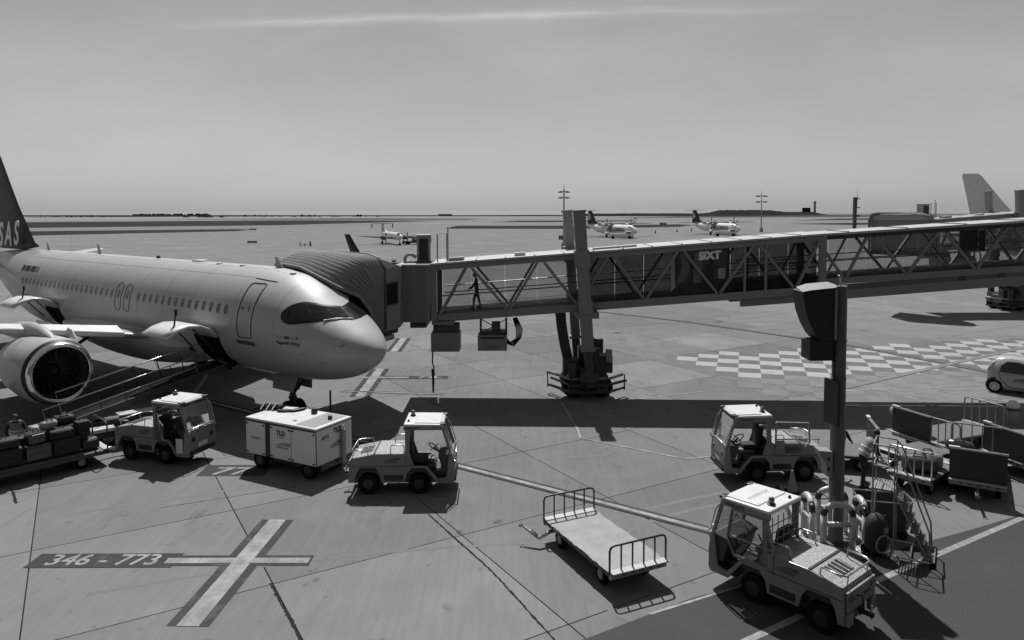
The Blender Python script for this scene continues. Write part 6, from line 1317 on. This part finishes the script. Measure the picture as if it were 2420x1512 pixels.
    g_ = MB().tube([(Lf * .09, 0, z0 + .2), (Lf * .09, 0, .3)], .08).build('nose_gear', 'dark_metal', t); a = MB(); wheel(a, (Lf * .09, 0, .3), .3, .3); a.build('tyre', 'rubber', g_)
    if name_txt:
        for s_ in (1, -1):
            lettering(name_txt, 1.42, t, 'plane_blue', (Lf * .32, (r_ + .03) * s_, zc + .02), (-s_, 0, 0), (0, 0, 1), shear=.3, bold=.03, sx=1.02, ext=.01)
    return t
aang = lambda d: R(90 + d)
prop_plane('white turboprop with dark tail and wordmark, left of the two beyond the bridge roof', (34.9, 204, 0)[:2], aang(25), 27.0, 2.85, .85, 27.0, 3.75, 11.2, 7.65, True, 4.1, 'plane_blue', 'AIR CORSICA', 6)
prop_plane('white turboprop with dark tail and wordmark, right of the two beyond the bridge roof', (68.9, 221, 0)[:2], aang(18), 27.0, 2.85, .85, 27.0, 3.75, 11.2, 7.65, True, 4.1, 'plane_blue', 'AIR CORSICA', 6)
prop_plane('small low winged commuter turboprop with a T tail, standing beyond the bridge cab', (-25.4, 168.5, 0)[:2], aang(25), 17.6, 1.75, 1.15, 17.7, 1.35, 6.2, 4.7, True, 2.6, 'plane_grey', None, 4, endplates=True, low=True)
tg = thing('ground_tug', 'dark towing vehicle parked just right of the small commuter turboprop', 'tug', (-22.5, 172.5, 0)); MB().prism([(-3, .4), (3.4, .4), (3.4, 1.9), (-.9, 1.9), (-1.0, .9), (-3, .9)], 'y', -1, 1).build('body', 'bridge_dark', tg, bevel=.05); MB().box(-.6, 3.2, -1.01, -1.0, 1.1, 1.75).build('side_panel', 'grey_paint', tg)
for x in (-2, 2.4):
    for y in (-.9, .9): a = MB(); wheel(a, (x, y, .45), .45, .3); a.build('tyre', 'rubber', tg)
for i, (x, y, lab) in enumerate(((27.0, 203.5, 'low white service truck parked under the nose of the left turboprop'), (60.5, 220.0, 'low white service truck parked under the nose of the right turboprop'))):
    t = thing('service_truck', lab, 'truck', (x + 3.2, y - 1.5, 0), R(-8)); MB().prism([(-3.4, .5), (3.2, .5), (3.4, 1.3), (2.6, 2.0), (1.2, 2.1), (1.1, 1.55), (-3.4, 1.55)], 'y', -1, 1).build('body', 'white_paint', t, bevel=.05); MB().box(1.5, 2.6, -1.02, 1.02, 1.4, 1.85).build('cab_window', 'window_dark', t)
    for x_ in (-2.3, 2.2):
        for y_ in (-.9, .9): a = MB(); wheel(a, (x_, y_, .45), .45, .3); a.build('tyre', 'rubber', t)
# light masts, thin towers, signs and small things on the airfield
def mast(label, loc, h):
    t = thing('light_mast', label, 'light mast', (*loc, 0), 0, 'floodlight masts on the apron'); MB().lathe([(.24, 0), (.13, h)], n=10).build('pole', 'grey_paint', t)
    k_ = loc[1] / 147
    for z in (h - .55 * k_, h - 1.7 * k_):
        for s_ in (-1, 1):
            MB().bar((0, 0, z + .05), (s_ * .9 * k_, 0, z + .1), .12, .12).build('arm', 'grey_paint', t); MB().prism([(s_ * .3 * k_, -.4), (s_ * 1.15 * k_, -.3), (s_ * 1.15 * k_, .3), (s_ * .3 * k_, .4)], 'z', z - .2 * k_, z).build('floodlight', 'dark_metal', t)
    MB().box(-.5, .5, -.4, .4, 0, 1.4).build('cabinet', 'grey_paint', t); MB().tube([(0, 0, h), (0, 0, h + .9)], .05).build('spike', 'grey_paint', t)
    return t
mast('floodlight mast rising behind the bridge lift columns', (10.45, 147), 12.2)
mast('floodlight mast right of the two large turboprops', (87.2, 256), 13.6)
at_ = thing('lattice_tower', 'slender antenna tower on the airfield left of the far bridge cab', 'tower', (131, 280, 0)); MB().box(-.55, .55, -.5, .5, 0, 12.4).build('mast', 'bridge_dark', at_); MB().tube([(.5, 0, 0), (.9, 0, 13.2)], .12).build('cable_run', 'grey_paint', at_); MB().tube([(.8, 0, 12), (.8, 0, 15)], .06).build('whip_aerial', 'grey_paint', at_)
for z in (5, 8.3, 11.6): MB().box(.3, 1.7, -.6, .6, z, z + .35).build('platform', 'dark_metal', at_)
ct = thing('beacon_tower', 'tiny pale tower standing on the low hill at the horizon', 'tower', ((1925 - 1210) / 1730 * 900, 900, 0)); MB().lathe([(1.5, 0), (1.2, 14.5), (1.8, 14.6), (1.8, 16)], n=10).build('shaft', 'grey_paint', ct); MB().box(-1, 1, -1, 1, 16, 17.5).build('lantern', 'grey_paint', ct)
hb = thing('hut', 'tiny dark hut beside the beacon tower on the horizon hill', 'hut', ((1905 - 1210) / 1730 * 900, 900, 4)); MB().box(-4, 4, -3, 3, 0, 5).build('wall', 'scrub', hb); MB().box(-4.3, 4.3, -3.3, 3.3, 5, 5.4).build('roof', 'bridge_dark', hb)
for i, (px, py, w, h_, lab) in enumerate(((596, 575, 22, 6, 'dark taxiway sign left of centre, nearer than the other signs'), (597, 544, 18, 4, 'dark taxiway sign on the second grass strip at left'), (1054, 533, 0, 0, ''), (1076, 541.0, 20, 5, 'dark taxiway sign between the commuter turboprop and the lift columns'), (1567, 531, 16, 5, 'dark taxiway sign between the two large turboprops'), (1502, 518, 8, 3, 'tiny taxiway sign beyond the left large turboprop'), (1660, 509, 10, 3, 'tiny taxiway sign beyond the right large turboprop'), (2128, 528, 16, 4, 'taxiway sign on the grass left of the far bridge cab'), (1380, 516, 16, 3, 'long low taxiway sign just left of the left turboprop tail'))):
    if not w: continue
    p = gp(px, py); k = p.y / F; t = thing('taxiway_sign', lab, 'sign', (p.x, p.y, 0), 0, 'signs along the taxiways'); MB().box(-w * k / 2, w * k / 2, -.15, .15, .15, h_ * k).build('board', 'bridge_dark', t); MB().box(-w * k / 2 + .2, w * k / 2 - .2, -.16, -.15, .35, h_ * k - .2).build('face', 'print_grey', t)
    for s_ in (-1, 1): MB().box(s_ * w * k * .4 - .05, s_ * w * k * .4 + .05, -.05, .05, 0, .2).build('leg', 'dark_metal', t)
for i, (px, py, w, h_, lab) in enumerate(((440, 514, 13, 4, 'leftmost of the small dark vehicles near the left shoreline'), (473, 514, 12, 4, 'second small dark vehicle near the left shoreline'), (487, 514, 14, 6, 'tallest of the small dark vehicles near the left shoreline'), (499, 514, 9, 5, 'fourth small dark vehicle near the left shoreline'), (524, 514, 10, 4, 'rightmost small dark vehicle near the left shoreline'), (695, 512.5, 10, 3, 'tiny dark vehicle on the shore road right of the shoreline group'), (735, 512.3, 8, 3, 'lone tiny dark vehicle on the shore road above the commuter turboprop'))):
    p = gp(px, py); k = p.y / F; t = thing('service_vehicle', lab, 'vehicle', (p.x, p.y, 0), 0, 'vehicles on the shore road'); a = w * k / 2; b = h_ * k; MB().prism([(-a, .4), (a, .4), (a, b * .55), (a * .6, b * .6), (a * .45, b), (-a, b)], 'y', -1.2, 1.2).build('body', 'bridge_dark', t)
    for x_ in (-a * .6, a * .6): q = MB(); wheel(q, (x_, -1, .5), .5, .4); q.build('tyre', 'rubber', t)
p = gp(1052, 510.5); sh = thing('shed', 'long low dark building on the shore right of the commuter turboprop', 'building', (p.x, p.y, 0)); MB().box(-9, 9, -5, 5, 0, 2.6).build('wall', 'bridge_dark', sh); MB().box(-9.3, 9.3, -5.3, 5.3, 2.6, 2.9).build('roof', 'grey_paint', sh)
for k in range(5): MB().box(-8.4 + k * 3.4, -6.4 + k * 3.4, -5.06, -5.0, .3, 2.2).build('bay_door', 'grey_paint', sh)
for k, (px, py) in enumerate(((1364, 583), (1549, 561), (1634, 556), (1692, 551), (1600, 558), (1352, 575))):
    p = gp(px, py - 10 if k > 0 else py); t = thing('traffic_cone', 'tiny dark cone on the far apron, ' + ('left of the lift columns', 'first right of the left turboprop nose', 'under the left wing tip of the right turboprop', 'under the tail of the right turboprop', 'midway between the two large turboprops', 'nearest the equipment stack')[k], 'traffic cone', (p.x, p.y, 0), 0, 'cones on the far apron'); MB().lathe([(.35, 0), (.3, .08), (.06, 1.1)], n=8).build('cone', 'dark_metal', t)
cr = [(698, 584, 745, 582), (698, 584, 704, 578), (745, 582, 746, 576), (704, 578, 746, 576)]
ba = thing('barrier_frame', 'small low barrier frame standing alone on the open apron at left', 'barrier', (*gp(722, 582)[:2], 0)); kx = gp(722, 582).y / F
for x in (-12, -2, 10, 12): MB().box(x * kx - .08, x * kx + .08, -.08 + x * .02, .08 + x * .02, 0, 1.1 if abs(x) > 9 else .7).build('post', 'dark_metal', ba)
for z in (.35,): MB().box(-12 * kx, 12 * kx, -.05, .05, z, z + .12).build('board', 'grey_paint', ba)
# equipment partly hidden behind the bridge columns at left of the first mast
p = gp(1340, 566); eq = thing('equipment_stack', 'stack of small grey boxes on the apron just left of the lift columns', 'equipment', (p.x + .4, p.y, 0)); MB().box(-.2, 1.6, -.8, .8, 0, 3.6).build('cabinet', 'grey_paint', eq); MB().box(-.4, 1.0, -.9, .9, 3.6, 5.2).build('upper_box', 'grey_paint', eq)
for k in range(4): MB().lathe([(.28, 0), (.28, 1.1)], (-.6 - .6 * k, 0, 0), n=10).build('drum', 'dark_metal', eq)
# chocks, drain, hose: small clutter on the apron
for k, (x, y, rz_, lab) in enumerate(((-8.1, 27.6, 40, 'left wheel chock at the jet nose wheel'), (-7.3, 27.0, 40, 'right wheel chock at the jet nose wheel'))):
    t = thing('wheel_chock', lab, 'chock', (x, y, 0), R(rz_)); MB().prism([(-.12, 0), (.12, 0), (.02, .15), (-.02, .15)], 'y', -.2, .2).build('wedge', 'rubber', t); MB().tube([(0, .2, .1), (0, .5, .03)], .012, 5).build('rope', 'bag_light', t)
